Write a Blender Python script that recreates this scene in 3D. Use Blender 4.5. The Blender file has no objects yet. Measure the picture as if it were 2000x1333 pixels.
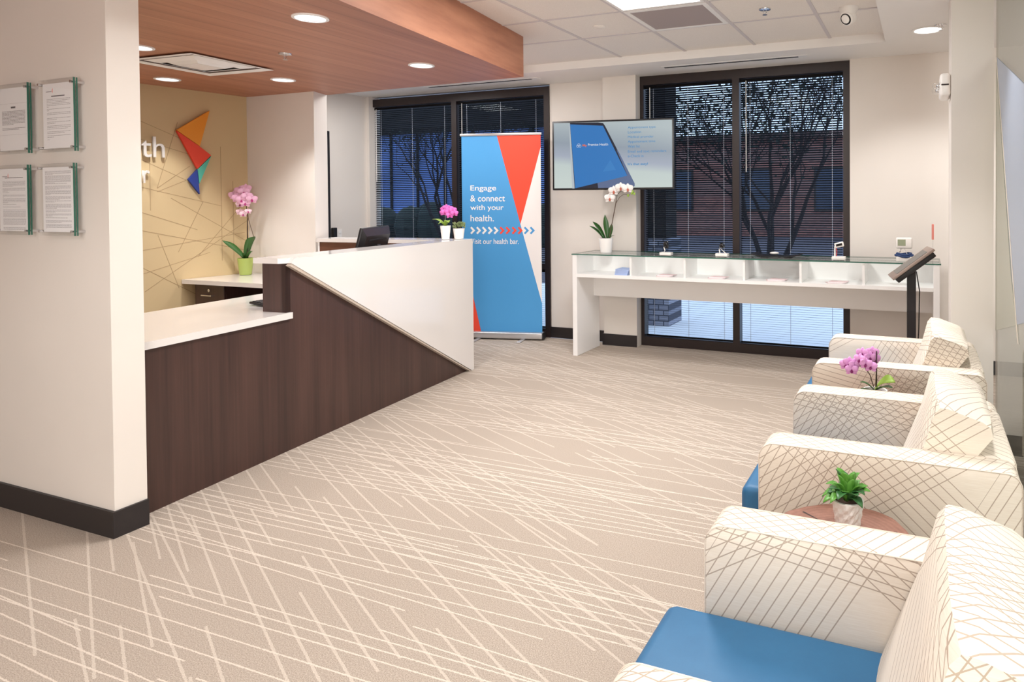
import bpy, bmesh, math, random
from mathutils import Vector, Matrix
R = math.radians
random.seed(4)
sc = bpy.context.scene
COL = sc.collection

# ------------------------------------------------------------------ camera
H = 1.42
cam = bpy.data.cameras.new('camera'); camo = bpy.data.objects.new('camera', cam); COL.objects.link(camo)
cam.sensor_width = 36.0; cam.sensor_fit = 'HORIZONTAL'
cam.lens = 1319.1686 * 36 / 2000
cam.shift_x = -(1275.96 - 1000) / 2000
cam.shift_y = (410.36 - 666.5) / 2000
cam.clip_start = 0.02; cam.clip_end = 200
def camrot(y, p, r):
    cy, sy, cp, sp, cr, sr = math.cos(y), math.sin(y), math.cos(p), math.sin(p), math.cos(r), math.sin(r)
    B = Matrix(((1, 0, 0), (0, 0, -1), (0, 1, 0)))
    Rz = Matrix(((cy, sy, 0), (-sy, cy, 0), (0, 0, 1)))
    Rp = Matrix(((1, 0, 0), (0, cp, -sp), (0, sp, cp)))
    Rr = Matrix(((cr, -sr, 0), (sr, cr, 0), (0, 0, 1)))
    return Rr @ Rp @ B @ Rz
CR = camrot(0.3790379798655132, 0.016499487693600733, -0.005957720364020617)
camo.matrix_world = Matrix.Translation((0, 0, H)) @ Matrix((CR[0], -CR[1], -CR[2])).transposed().to_4x4()
sc.camera = camo

# ------------------------------------------------------------------ world, exposure
w = bpy.data.worlds.new('world'); sc.world = w; w.use_nodes = True
bg = w.node_tree.nodes['Background']
bg.inputs[0].default_value = (0.58, 0.74, 1.0, 1); bg.inputs[1].default_value = 1.9
sc.view_settings.view_transform = 'Standard'; sc.view_settings.look = 'None'
sc.view_settings.gamma = 1; sc.view_settings.use_curve_mapping = False
sc.view_settings.exposure = 0.0
sc.cycles.use_denoising = True
sc.cycles.max_bounces = 10; sc.cycles.diffuse_bounces = 5; sc.cycles.transparent_max_bounces = 24
sc.cycles.sample_clamp_indirect = 6.0
sc.cycles.caustics_reflective = False; sc.cycles.caustics_refractive = False

WARM = (1.0, 0.982, 0.965)
def area(name, loc, sx, sy, power, col=WARM, rot=(0, 0, 0)):
    l = bpy.data.lights.new(name, 'AREA'); l.shape = 'RECTANGLE'; l.size = sx; l.size_y = sy
    l.energy = power; l.color = col
    o = bpy.data.objects.new(name, l); COL.objects.link(o); o.location = loc; o.rotation_euler = rot
    return o
# first the troffer in view, then unseen lamps added to brighten the room
area('troffer_and_fill_light', (-1.555, 3.50, 2.645), 0.52, 1.1, 64)
area('troffer_and_fill_light', (-1.555, 1.05, 2.655), 0.58, 1.15, 13)  # unseen panel added over the near floor
area('troffer_and_fill_light', (-1.555, -1.3, 2.655), 0.58, 1.15, 34)  # unseen panel added behind the camera for camera-facing sides
area('corridor_fill_light', (1.5, 2.2, 2.58), 0.6, 1.2, 22)  # added fill beyond the glass partition
area('bay_fill_light', (-5.0, 5.1, 2.57), 0.5, 0.5, 16)  # added lamp hidden by the wood ceiling, brightens the left bay
area('bay_fill_light', (-3.75, 4.95, 2.59), 0.4, 0.4, 17)  # second added lamp hidden there, lifts the banner and bay
area('rear_fill_light', (1.1, -2.95, 1.35), 2.4, 2.2, 250, (1.0, 0.985, 0.97), (R(90), 0, R(24)))  # added fill panel behind the camera; the wall has no entrance

# ------------------------------------------------------------------ materials
def lin(c): return tuple(((v / 255) / 12.92 if v / 255 <= 0.04045 else ((v / 255 + 0.055) / 1.055) ** 2.4) for v in c)
def mat(name, rgb, rough=0.6, metal=0.0, spec=0.5, emit=None, emis=0.0, coat=0.0):
    m = bpy.data.materials.new(name); m.use_nodes = True
    b = m.node_tree.nodes['Principled BSDF']
    b.inputs['Base Color'].default_value = (*lin(rgb), 1)
    b.inputs['Roughness'].default_value = rough; b.inputs['Metallic'].default_value = metal
    b.inputs['Specular IOR Level'].default_value = spec
    b.inputs['Coat Weight'].default_value = coat
    if emit:
        b.inputs['Emission Color'].default_value = (*lin(emit), 1); b.inputs['Emission Strength'].default_value = emis
    return m
class NT:
    """tiny node helper"""
    def __init__(s, m): s.m = m; s.t = m.node_tree; s.b = s.t.nodes['Principled BSDF']
    def n(s, typ, **kw):
        x = s.t.nodes.new(typ)
        for k, v in kw.items(): setattr(x, k, v)
        return x
    def link(s, a, b): s.t.links.new(a, b)
    def math(s, op, a, b=None, clamp=False):
        x = s.n('ShaderNodeMath', operation=op, use_clamp=clamp)
        for i, v in enumerate((a, b)):
            if v is None: continue
            if isinstance(v, (int, float)): x.inputs[i].default_value = v
            else: s.link(v, x.inputs[i])
        return x.outputs[0]
    def coord(s, kind='Object', scale=(1, 1, 1), rot=(0, 0, 0), loc=(0, 0, 0)):
        c = s.n('ShaderNodeTexCoord'); mp = s.n('ShaderNodeMapping')
        mp.inputs['Scale'].default_value = scale; mp.inputs['Rotation'].default_value = rot; mp.inputs['Location'].default_value = loc
        s.link(c.outputs[kind], mp.inputs[0]); return mp.outputs[0]
    def noise(s, vec, scale=5, detail=3, rough=0.5):
        x = s.n('ShaderNodeTexNoise'); x.inputs['Scale'].default_value = scale
        x.inputs['Detail'].default_value = detail; x.inputs['Roughness'].default_value = rough
        s.link(vec, x.inputs['Vector']); return x.outputs[0]
    def mix(s, f, a, b):
        x = s.n('ShaderNodeMix', data_type='RGBA')
        if isinstance(f, (int, float)): x.inputs[0].default_value = f
        else: s.link(f, x.inputs[0])
        for i, v in ((6, a), (7, b)):
            if isinstance(v, tuple): x.inputs[i].default_value = (*lin(v), 1)
            else: s.link(v, x.inputs[i])
        return x.outputs[2]
    def base(s, c): s.link(c, s.b.inputs['Base Color'])
    def bump(s, h, strength=0.2, dist=0.01):
        x = s.n('ShaderNodeBump'); x.inputs['Strength'].default_value = strength; x.inputs['Distance'].default_value = dist
        s.link(h, x.inputs['Height']); s.link(x.outputs[0], s.b.inputs['Normal'])
    def sep(s, v):
        x = s.n('ShaderNodeSeparateXYZ'); s.link(v, x.inputs[0]); return x.outputs
def paint(name, rgb, rough=0.75, bump=0.06):
    m = mat(name, rgb, rough, spec=0.3); t = NT(m); v = t.coord()
    nz = t.noise(v, 3, 2); a = tuple(min(255, c * 1.012) for c in rgb); b = tuple(c * 0.985 for c in rgb)
    t.base(t.mix(nz, b, a)); t.bump(t.noise(v, 320, 2), bump, 0.002); return m

M = {}
M['wall'] = paint('wall_paint', (228, 221, 214))
M['wall_tan'] = paint('tan_wall_covering', (210, 187, 146), 0.6)
M['soffit'] = paint('white_plaster', (240, 237, 235))
M['base'] = mat('black_rubber_base', (38, 33, 34), 0.45)
M['white'] = mat('white_laminate', (240, 238, 237), 0.35)
M['quartz'] = mat('white_quartz', (228, 223, 220), 0.12, coat=0.2)
M['cream_edge'] = mat('stone_edge', (200, 186, 172), 0.4)
M['black'] = mat('black_plastic', (24, 22, 25), 0.4)
M['black_matte'] = mat('black_metal', (30, 27, 30), 0.5)
M['bronze'] = mat('bronze_frame', (44, 34, 33), 0.4)
M['slat'] = mat('dark_slat', (9, 7, 9), 0.55, spec=0.12)
M['cord'] = mat('blind_cord', (206, 212, 224), 0.6)  # pale tone imitates light coming through the slats' rout holes
M['chrome'] = mat('chrome', (225, 225, 228), 0.18, 1.0)
M['alu'] = mat('brushed_aluminium', (205, 203, 204), 0.35, 0.7)
M['trim_white'] = mat('white_enamel', (242, 240, 238), 0.4)
M['plate'] = mat('white_plastic', (238, 234, 230), 0.4)
M['paper'] = mat('white_paper', (250, 249, 251), 0.8)
M['ink'] = mat('grey_ink', (150, 142, 148), 0.8)
M['inkdark'] = mat('dark_ink', (60, 54, 60), 0.8)
M['vent_grey'] = mat('perforated_metal', (168, 155, 152), 0.6)
M['slot'] = mat('slot_dark', (25, 20, 24), 0.8)
M['diff'] = mat('troffer_lens', (255, 255, 255), 0.5, emit=(255, 250, 246), emis=4.0)
M['lamp'] = mat('lamp_lens', (255, 255, 255), 0.5, emit=(255, 252, 250), emis=5.0)
M['lampw'] = mat('lamp_reflector', (235, 238, 242), 0.15, 0.6, emit=(240, 248, 255), emis=3.5)
M['blue_seat'] = mat('blue_vinyl', (58, 121, 164), 0.5, spec=0.35)
M['soil'] = mat('potting_bark', (70, 48, 36), 0.95)
M['potw'] = mat('white_ceramic', (243, 240, 237), 0.3)
M['potg'] = mat('green_ceramic', (164, 182, 96), 0.3)
M['stem'] = mat('orchid_stem', (86, 66, 52), 0.6)
M['stake'] = mat('dark_stake', (52, 40, 38), 0.6)
M['leaf'] = mat('orchid_leaf', (58, 104, 44), 0.4)
M['leafl'] = mat('light_leaf', (150, 182, 72), 0.45)
M['leafd'] = mat('deep_leaf', (44, 86, 36), 0.4)
M['succ'] = mat('succulent_leaf', (96, 158, 62), 0.4)
M['succd'] = mat('succulent_leaf_dark', (58, 110, 58), 0.4)
M['sedum'] = mat('sedum_leaf', (126, 142, 92), 0.6)
M['red'] = mat('sign_red', (236, 72, 48), 0.55)
M['orange'] = mat('sign_orange', (236, 150, 42), 0.5)
M['teal'] = mat('sign_teal', (86, 190, 170), 0.5)
M['dblue'] = mat('sign_blue', (36, 62, 150), 0.5)
M['letters'] = mat('brushed_letter', (226, 222, 218), 0.35, 0.2)
M['ban_blue'] = mat('banner_blue', (78, 158, 218), 0.55)
M['ban_red'] = mat('banner_red', (246, 78, 54), 0.55)
M['ban_white'] = mat('banner_white', (244, 238, 236), 0.55)
M['lens'] = mat('camera_lens', (14, 12, 16), 0.1)
M['lcd'] = mat('lcd_grey', (150, 158, 132), 0.4)
M['navy'] = mat('navy_fabric', (44, 66, 110), 0.8)
M['leaflet_blue'] = mat('leaflet_blue', (168, 186, 226), 0.7)
M['leaflet_pink'] = mat('leaflet_pink', (232, 206, 208), 0.7)
M['groove'] = mat('groove_line', (176, 150, 114), 0.7)
M['conc'] = mat('pale_concrete', (236, 236, 238), 0.9)
M['bark'] = mat('tree_bark', (40, 32, 34), 0.9)
M['foliage'] = mat('dark_foliage', (40, 52, 48), 0.9)
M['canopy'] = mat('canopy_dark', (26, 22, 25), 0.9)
M['roof'] = mat('brown_roof', (96, 74, 72), 0.9); M['asphalt'] = mat('dark_asphalt', (84, 80, 90), 0.9)
M['blue_panel'] = mat('blue_curtain_wall', (96, 128, 196), 0.4)
M['winglass_dark'] = mat('far_window', (60, 70, 90), 0.2)

def thin_glass(name, tint=(1, 1, 1), ior=1.45, rough=0.0, film=0.0, filmcol=(200, 205, 210)):
    m = bpy.data.materials.new(name); m.use_nodes = True; t = m.node_tree
    for x in list(t.nodes):
        if x.type != 'OUTPUT_MATERIAL': t.nodes.remove(x)
    out = t.nodes['Material Output']
    tr = t.nodes.new('ShaderNodeBsdfTransparent'); tr.inputs[0].default_value = (*tint, 1)
    gl = t.nodes.new('ShaderNodeBsdfGlossy'); gl.inputs['Roughness'].default_value = rough
    lw = t.nodes.new('ShaderNodeLayerWeight'); lw.inputs[0].default_value = 0.5   # Schlick, the same from both sides
    pw = t.nodes.new('ShaderNodeMath'); pw.operation = 'POWER'; pw.inputs[1].default_value = 5; t.links.new(lw.outputs['Facing'], pw.inputs[0])
    f0 = ((ior - 1) / (ior + 1)) ** 2
    fr = t.nodes.new('ShaderNodeMath'); fr.operation = 'MULTIPLY_ADD'; fr.inputs[1].default_value = 1 - f0; fr.inputs[2].default_value = f0; t.links.new(pw.outputs[0], fr.inputs[0])
    mx = t.nodes.new('ShaderNodeMixShader')
    t.links.new(fr.outputs[0], mx.inputs[0]); t.links.new(tr.outputs[0], mx.inputs[1]); t.links.new(gl.outputs[0], mx.inputs[2])
    last = mx.outputs[0]
    if film:
        df = t.nodes.new('ShaderNodeBsdfDiffuse'); df.inputs[0].default_value = (*lin(filmcol), 1)
        m2 = t.nodes.new('ShaderNodeMixShader'); m2.inputs[0].default_value = film
        t.links.new(last, m2.inputs[1]); t.links.new(df.outputs[0], m2.inputs[2]); last = m2.outputs[0]
    t.links.new(last, out.inputs[0]); return m
M['pane'] = thin_glass('window_glass', (0.92, 0.95, 0.97), 1.22)
M['tglass'] = thin_glass('table_glass', (0.95, 0.98, 0.97), 1.5)
M['part_glass'] = thin_glass('partition_glass', (0.90, 0.94, 0.93), 1.45)
M['film_a'] = thin_glass('frosted_film', (0.9, 0.92, 0.95), 1.45, 0.1, 0.35, (176, 188, 208))
M['film_b'] = thin_glass('pale_film', (0.92, 0.93, 0.9), 1.45, 0.1, 0.22, (200, 200, 184))
M['film_line'] = thin_glass('film_gap', (1, 1, 1), 1.45, 0.1, 0.6, (226, 214, 198))
M['edge'] = mat('green_glass_edge', (52, 100, 86), 0.15)
M['acrylic'] = thin_glass('clear_acrylic', (0.998, 1.0, 0.999), 1.35)

# carpet: beige loop pile with batches of pale crossing lines
def carpet():
    m = mat('carpet', (203, 186, 172), 0.95, spec=0.1); t = NT(m)
    v = t.coord(); wv = t.n('ShaderNodeVectorMath', operation='ADD')
    nz = t.n('ShaderNodeTexNoise'); nz.inputs['Scale'].default_value = 150; nz.inputs['Detail'].default_value = 1
    t.link(v, nz.inputs['Vector'])
    sc_ = t.n('ShaderNodeVectorMath', operation='SCALE'); t.link(nz.outputs[1], sc_.inputs[0]); sc_.inputs['Scale'].default_value = 0.006
    t.link(v, wv.inputs[0]); t.link(sc_.outputs[0], wv.inputs[1])
    xyz = t.sep(wv.outputs[0]); x, y = xyz[0], xyz[1]
    def fam(deg, sp, width, batch, duty, ph, dash_len, dash_duty, keep):
        a = R(deg); c, s = math.cos(a), math.sin(a)
        along = t.math('ADD', t.math('MULTIPLY', x, c), t.math('MULTIPLY', y, s))
        d = t.math('ADD', t.math('ADD', t.math('MULTIPLY', x, -s), t.math('MULTIPLY', y, c)), ph)
        q = t.math('DIVIDE', d, sp); idx = t.math('FLOOR', q)
        dist = t.math('MULTIPLY', t.math('ABSOLUTE', t.math('SUBTRACT', t.math('FRACT', q), 0.5)), sp)
        line = t.math('LESS_THAN', dist, width / 2)
        wn = t.n('ShaderNodeTexWhiteNoise', noise_dimensions='1D'); t.link(idx, wn.inputs['W'])
        rnd = wn.outputs[0]
        # dashes with a random start per line
        al = t.math('ADD', t.math('DIVIDE', along, dash_len), t.math('MULTIPLY', rnd, 17.0))
        seg = t.math('FLOOR', al)
        wn2 = t.n('ShaderNodeTexWhiteNoise', noise_dimensions='2D')
        cb = t.n('ShaderNodeCombineXYZ'); t.link(idx, cb.inputs[0]); t.link(seg, cb.inputs[1]); t.link(cb.outputs[0], wn2.inputs['Vector'])
        on = t.math('LESS_THAN', wn2.outputs[0], dash_duty)
        bt = t.math('LESS_THAN', t.math('FRACT', t.math('DIVIDE', d, batch)), duty)
        kp = t.math('LESS_THAN', rnd, keep)
        return t.math('MULTIPLY', t.math('MULTIPLY', line, on), t.math('MULTIPLY', bt, kp))
    f = fam(1.2, 0.041, 0.0054, 0.66, 0.7, 0.03, 1.7, 0.76, 0.85)
    f = t.math('MAXIMUM', f, fam(-1.8, 0.056, 0.0054, 0.93, 0.62, 0.21, 1.4, 0.7, 0.8))
    f2 = fam(-27.5, 0.072, 0.0085, 2.1, 0.8, 0.0, 0.44, 0.64, 0.95)
    f2 = t.math('MAXIMUM', f2, fam(-24, 0.105, 0.0085, 1.7, 0.6, 0.4, 0.7, 0.66, 0.85)); f = t.math('MAXIMUM', f, t.math('MULTIPLY', f2, 0.6))
    g = t.noise(v, 260, 2, 0.7); g2 = t.noise(v, 60, 3)
    base = t.mix(t.math('MULTIPLY', t.math('SUBTRACT', g, 0.3), 2.2, True), (138, 126, 115), (209, 195, 181))
    base = t.mix(t.math('MULTIPLY', g2, 0.3), base, (169, 156, 144))
    t.base(t.mix(t.math('MULTIPLY', f, 0.55), base, (237, 226, 213)))
    t.bump(t.math('ADD', g, f), 0.35, 0.004); return m
M['carpet'] = carpet()

def wood(name, dark, light, axis, fine=60, stretch=0.04, rough=0.35, plank=0.0, plank_axis=0, band=2.5):
    m = mat(name, light, rough); t = NT(m)
    s = [fine] * 3; s[axis] = fine * stretch
    v = t.coord(scale=tuple(s)); n1 = t.noise(v, 1.0, 4, 0.6)
    s2 = [band * 4] * 3; s2[axis] = band * 0.25
    n2 = t.noise(t.coord(scale=tuple(s2)), 1.0, 3, 0.5)
    f = t.math('ADD', t.math('MULTIPLY', n1, 0.55), t.math('MULTIPLY', n2, 0.75))
    f = t.math('MULTIPLY', t.math('SUBTRACT', f, 0.33), 1.6, True)
    c = t.mix(f, dark, light)
    if plank:
        x = t.sep(t.coord())[plank_axis]; q = t.math('DIVIDE', x, plank)
        wn = t.n('ShaderNodeTexWhiteNoise', noise_dimensions='1D'); t.link(t.math('FLOOR', q), wn.inputs['W'])
        c = t.mix(t.math('MULTIPLY', wn.outputs[0], 0.35), c, dark)
        e = t.math('LESS_THAN', t.math('FRACT', q), 0.03)
        c = t.mix(t.math('MULTIPLY', e, 0.6), c, tuple(k * 0.6 for k in dark))
    t.base(c); t.bump(n1, 0.05, 0.002); return m
M['cfascia'] = wood('cherry_fascia_board', (150, 96, 74), (196, 138, 108), 1, 26, 0.03, 0.5)
M['dwood'] = wood('espresso_wood', (44, 29, 27), (84, 58, 51), 2, 70, 0.02, 0.38)
M['dwood_h'] = wood('espresso_wood_horizontal', (74, 42, 32), (120, 78, 58), 0, 60, 0.03, 0.38)
M['cwood'] = wood('cherry_ceiling_board', (150, 96, 74), (196, 138, 108), 1, 26, 0.03, 0.5, 0.13, 0)
def stumptop():
    m = mat('stump_end_grain', (150, 104, 88), 0.6); t = NT(m); v = t.coord(); s = t.sep(v)
    r = t.math('SQRT', t.math('ADD', t.math('MULTIPLY', s[0], s[0]), t.math('MULTIPLY', s[1], s[1])))
    r = t.math('ADD', r, t.math('MULTIPLY', t.noise(v, 9, 3), 0.03))
    k = t.math('ADD', t.math('MULTIPLY', t.math('SINE', t.math('MULTIPLY', r, 420)), 0.07), t.math('MULTIPLY', t.noise(v, 30, 4, 0.7), 0.9))
    t.base(t.mix(t.math('MULTIPLY', k, 1.0, True), (112, 72, 60), (172, 126, 108))); t.bump(k, 0.15, 0.002); return m
M['stumpwood'] = stumptop()
M['stumpbark'] = wood('stump_bark', (78, 54, 44), (126, 92, 76), 2, 40, 0.06, 0.9)

def tilemat():
    m = mat('acoustic_tile', (226, 218, 211), 0.95, spec=0.1); t = NT(m); v = t.coord()
    n = t.noise(v, 260, 3, 0.7)
    t.base(t.mix(t.math('MULTIPLY', t.math('SUBTRACT', n, 0.35), 2.5, True), (228, 221, 215), (246, 241, 236)))
    t.bump(n, 0.2, 0.002); return m
M['tile'] = tilemat()
M['tbar'] = mat('ceiling_grid_bar', (208, 201, 202), 0.6)

def fabric(name, seed):
    m = mat(name, (238, 228, 214), 0.85, spec=0.2); t = NT(m)
    rs = random.Random(seed)
    uv = t.coord('UV'); xyz = t.sep(uv); x, y = xyz[0], xyz[1]
    F = None
    for deg, sp, n, duty in ((33, 0.026, 24, 0.58), (-40, 0.027, 26, 0.46), (60, 0.026, 25, 0.5), (-9, 0.022, 34, 0.3)):
        a = R(deg + rs.uniform(-3, 3)); c, s = math.cos(a), math.sin(a)
        d = t.math('ADD', t.math('ADD', t.math('MULTIPLY', x, -s), t.math('MULTIPLY', y, c)), 3 + rs.uniform(0, sp * n))
        dist = t.math('MULTIPLY', t.math('ABSOLUTE', t.math('SUBTRACT', t.math('FRACT', t.math('DIVIDE', d, sp)), 0.5)), sp)
        f = t.math('MULTIPLY', t.math('LESS_THAN', dist, 0.00135), t.math('LESS_THAN', t.math('FRACT', t.math('DIVIDE', d, sp * n)), duty))
        F = f if F is None else t.math('MAXIMUM', F, f)
    wv = t.n('ShaderNodeMapping'); wv.inputs['Scale'].default_value = (18, 420, 1); t.link(uv, wv.inputs[0])
    n = t.noise(wv.outputs[0], 1.0, 3)
    b = t.mix(t.math('MULTIPLY', t.math('SUBTRACT', n, 0.35), 1.8, True), (231, 219, 204), (242, 233, 221))
    t.base(t.mix(t.math('MULTIPLY', F, 0.9), b, (176, 158, 142))); t.bump(n, 0.08, 0.001)
    return m

def vinyl():
    t = NT(M['blue_seat']); v = t.coord(scale=(9, 9, 9)); n = t.noise(v, 1.5, 5, 0.65)
    t.base(t.mix(n, (44, 99, 142), (54, 114, 158))); t.bump(n, 0.12, 0.004)
vinyl()
def brickmat():
    m = mat('red_brick', (120, 80, 70), 0.9); t = NT(m); v = t.coord(rot=(R(90), 0, 0))
    b = t.n('ShaderNodeTexBrick'); t.link(v, b.inputs[0]); b.inputs['Scale'].default_value = 3
    b.inputs['Color1'].default_value = (*lin((160, 108, 96)), 1); b.inputs['Color2'].default_value = (*lin((128, 86, 80)), 1)
    b.inputs['Mortar'].default_value = (*lin((120, 110, 108)), 1); t.base(b.outputs[0]); return m
M['brick'] = brickmat()
def stonemat():
    m = mat('stone_veneer', (150, 150, 160), 0.9); t = NT(m); v = t.coord(rot=(R(90), 0, 0))
    b = t.n('ShaderNodeTexBrick'); t.link(v, b.inputs[0]); b.inputs['Scale'].default_value = 4; b.inputs['Mortar Size'].default_value = 0.03
    b.inputs['Color1'].default_value = (*lin((150, 152, 166)), 1); b.inputs['Color2'].default_value = (*lin((120, 122, 136)), 1)
    b.inputs['Mortar'].default_value = (*lin((70, 72, 84)), 1); t.base(b.outputs[0]); return m
M['stone'] = stonemat()

# ------------------------------------------------------------------ object helpers
XF = {}
def tag(o, label=None, cat=None, group=None, kind=None):
    if label: o['label'] = label
    if cat: o['category'] = cat
    if group: o['group'] = group
    if kind: o['kind'] = kind
    return o
def thing(name, label, cat, loc=(0, 0, 0), rotz=0.0, group=None):
    o = bpy.data.objects.new(name, None); COL.objects.link(o); o.empty_display_size = 0.1
    o.location = loc; o.rotation_euler = (0, 0, rotz)
    XF[o] = Matrix.Translation(loc) @ Matrix.Rotation(rotz, 4, 'Z')
    return tag(o, label, cat, group)
class MB:
    def __init__(s): s.b = bmesh.new(); s.mi = 0
    def _f(s, vs, mi=None):
        try: f = s.b.faces.new(vs); f.material_index = s.mi if mi is None else mi; return f
        except ValueError: return None
    def box(s, x0, x1, y0, y1, z0, z1, bev=0.0, seg=2, mtx=None):
        vs = [s.b.verts.new((x, y, z)) for x in (x0, x1) for y in (y0, y1) for z in (z0, z1)]
        fs = [s._f([vs[i] for i in q]) for q in ((0, 1, 3, 2), (4, 6, 7, 5), (0, 4, 5, 1), (2, 3, 7, 6), (0, 2, 6, 4), (1, 5, 7, 3))]
        if bev:
            es = list({e for f in fs for e in f.edges})
            r = bmesh.ops.bevel(s.b, geom=es, offset=bev, segments=seg, affect='EDGES', profile=0.5)
            vs = list({v for f in r['faces'] for v in f.verts} | {v for v in vs if v.is_valid})
        if mtx is not None: bmesh.ops.transform(s.b, matrix=mtx, verts=vs)
        return s
    def prism(s, poly, vec, bev=0.0, seg=2):
        a = [s.b.verts.new(p) for p in poly]; v = Vector(vec); c = [s.b.verts.new(Vector(p) + v) for p in poly]; n = len(a)
        fs = [s._f(a), s._f(list(reversed(c)))]
        for i in range(n): fs.append(s._f([a[i], c[i], c[(i + 1) % n], a[(i + 1) % n]]))
        bmesh.ops.recalc_face_normals(s.b, faces=[f for f in fs if f])
        if bev:
            bmesh.ops.bevel(s.b, geom=list({e for f in fs for e in f.edges}), offset=bev, segments=seg, affect='EDGES', profile=0.5)
        return s
    def tube(s, pts, r, seg=8, cap=True):
        pts = [Vector(p) for p in pts]; rs = r if isinstance(r, (list, tuple)) else [r] * len(pts); rings = []
        for i, p in enumerate(pts):
            d = (pts[min(i + 1, len(pts) - 1)] - pts[max(i - 1, 0)]).normalized()
            u = d.cross(Vector((0, 0, 1)) if abs(d.z) < 0.95 else Vector((1, 0, 0))).normalized(); v = d.cross(u)
            rings.append([s.b.verts.new(p + (u * math.cos(k * 2 * math.pi / seg) + v * math.sin(k * 2 * math.pi / seg)) * rs[i]) for k in range(seg)])
        for a, c in zip(rings, rings[1:]):
            for k in range(seg): s._f([a[k], a[(k + 1) % seg], c[(k + 1) % seg], c[k]])
        if cap: s._f(list(reversed(rings[0]))); s._f(rings[-1])
        return s
    def lathe(s, prof, c=(0, 0, 0), seg=32, wob=None, cap=True):
        rings = []
        for j, (r, z) in enumerate(prof):
            ring = []
            for k in range(seg):
                a = k * 2 * math.pi / seg; rr = r * (wob(a, j) if wob else 1)
                ring.append(s.b.verts.new((c[0] + rr * math.cos(a), c[1] + rr * math.sin(a), c[2] + z)))
            rings.append(ring)
        for a, b in zip(rings, rings[1:]):
            for k in range(seg): s._f([a[k], a[(k + 1) % seg], b[(k + 1) % seg], b[k]])
        if cap and prof[0][0] > 1e-5: s._f(list(reversed(rings[0])))
        if cap and prof[-1][0] > 1e-5: s._f(rings[-1])
        return s
    def ell(s, c, r, seg=12, rings=8, mtx=None):
        m = Matrix.Translation(c) @ (mtx or Matrix()) @ Matrix.Diagonal((*r, 1))
        g = bmesh.ops.create_uvsphere(s.b, u_segments=seg, v_segments=rings, radius=1, matrix=m)
        for f in {f for v in g['verts'] for f in v.link_faces}: f.material_index = s.mi
        return s
    def poly(s, pts): s._f([s.b.verts.new(p) for p in pts]); return s
    def leaf(s, base, tip, width, lift=0.0, sag=0.0, side=None, n=8, fold=0.25):
        b, t = Vector(base), Vector(tip); d = t - b
        sd = Vector(side) if side else d.cross(Vector((0, 0, 1)))
        if sd.length < 1e-4: sd = Vector((1, 0, 0))
        sd.normalize(); up = sd.cross(d).normalized()
        if up.z < 0: up = -up
        rows = []
        for i in range(n + 1):
            k = i / n; p = b + d * k + Vector((0, 0, lift * math.sin(k * math.pi) - sag * k * k))
            wd = width * (0.35 + 0.65 * math.sin(min(1, k * 1.25 + 0.12) * math.pi / 2)) * (1 - max(0, (k - 0.55) / 0.45) ** 2.0) * 0.5 + 0.0004
            rows.append([s.b.verts.new(p - sd * wd + up * wd * fold), s.b.verts.new(p), s.b.verts.new(p + sd * wd + up * wd * fold)])
        for a, c in zip(rows, rows[1:]):
            s._f([a[0], a[1], c[1], c[0]]); s._f([a[1], a[2], c[2], c[1]])
        return s
    def build(s, name, mats, parent=None, smooth=False, uv=None, solid=0.0, world=True, recalc=True):
        me = bpy.data.meshes.new(name)
        if recalc: bmesh.ops.recalc_face_normals(s.b, faces=s.b.faces)
        if uv is not None:
            L = s.b.loops.layers.uv.new('UVMap')
            for f in s.b.faces:
                n = f.normal; ax = max(range(3), key=lambda i: abs(n[i]))
                for l in f.loops:
                    co = l.vert.co
                    q = ((co.y, co.z), (co.x, co.z), (co.x, co.y))[ax]
                    l[L].uv = (q[0] + uv + ax * 0.37, q[1] + uv * 0.7)
        if smooth:
            for f in s.b.faces: f.smooth = True
        s.b.to_mesh(me); s.b.free()
        for m in (mats if isinstance(mats, (list, tuple)) else [mats]): me.materials.append(m)
        o = bpy.data.objects.new(name, me); COL.objects.link(o)
        if parent is not None:
            o.parent = parent; XF[o] = XF.get(parent, Matrix())
            if world: me.transform(XF[o].inverted())
        if solid:
            md = o.modifiers.new('thickness', 'SOLIDIFY'); md.thickness = solid; md.offset = 0
        if smooth and not solid:
            try: me.set_sharp_from_angle(angle=R(40))
            except Exception: pass
        return o
def struct(o, kind='structure'): o['kind'] = kind; return o
def sbox(name, m, *b, **k): return struct(MB().box(*b, **k).build(name, m))
def text_mesh(body, rect, y, depth, bold=0.0):
    """text as mesh, filling rect=(x0,x1,z0,z1) in the XZ plane, facing -Y at y"""
    cu = bpy.data.curves.new('text', 'FONT'); cu.body = body; cu.extrude = 0.05; cu.offset = bold
    o = bpy.data.objects.new('text', cu); COL.objects.link(o)
    dg = bpy.context.evaluated_depsgraph_get(); me = bpy.data.meshes.new_from_object(o.evaluated_get(dg))
    bpy.data.objects.remove(o); bpy.data.curves.remove(cu)
    xs = [v.co.x for v in me.vertices]; ys = [v.co.y for v in me.vertices]
    x0, x1, z0, z1 = rect; sx = (x1 - x0) / (max(xs) - min(xs)); sz = (z1 - z0) / (max(ys) - min(ys))
    a, c = min(xs), min(ys)
    for v in me.vertices:
        v.co = ((v.co.x - a) * sx + x0, y + (depth if v.co.z < 0 else 0), (v.co.y - c) * sz + z0)
    me.materials.clear(); return me
def text(body, rect, y, depth, m, parent, name='lettering', bold=0.0, xf=None):
    me = text_mesh(body, rect, y, depth, bold)
    if xf is not None: me.transform(xf)
    me.materials.append(m); o = bpy.data.objects.new(name, me); COL.objects.link(o); o.parent = parent
    XF[o] = XF.get(parent, Matrix()); return o
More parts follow.
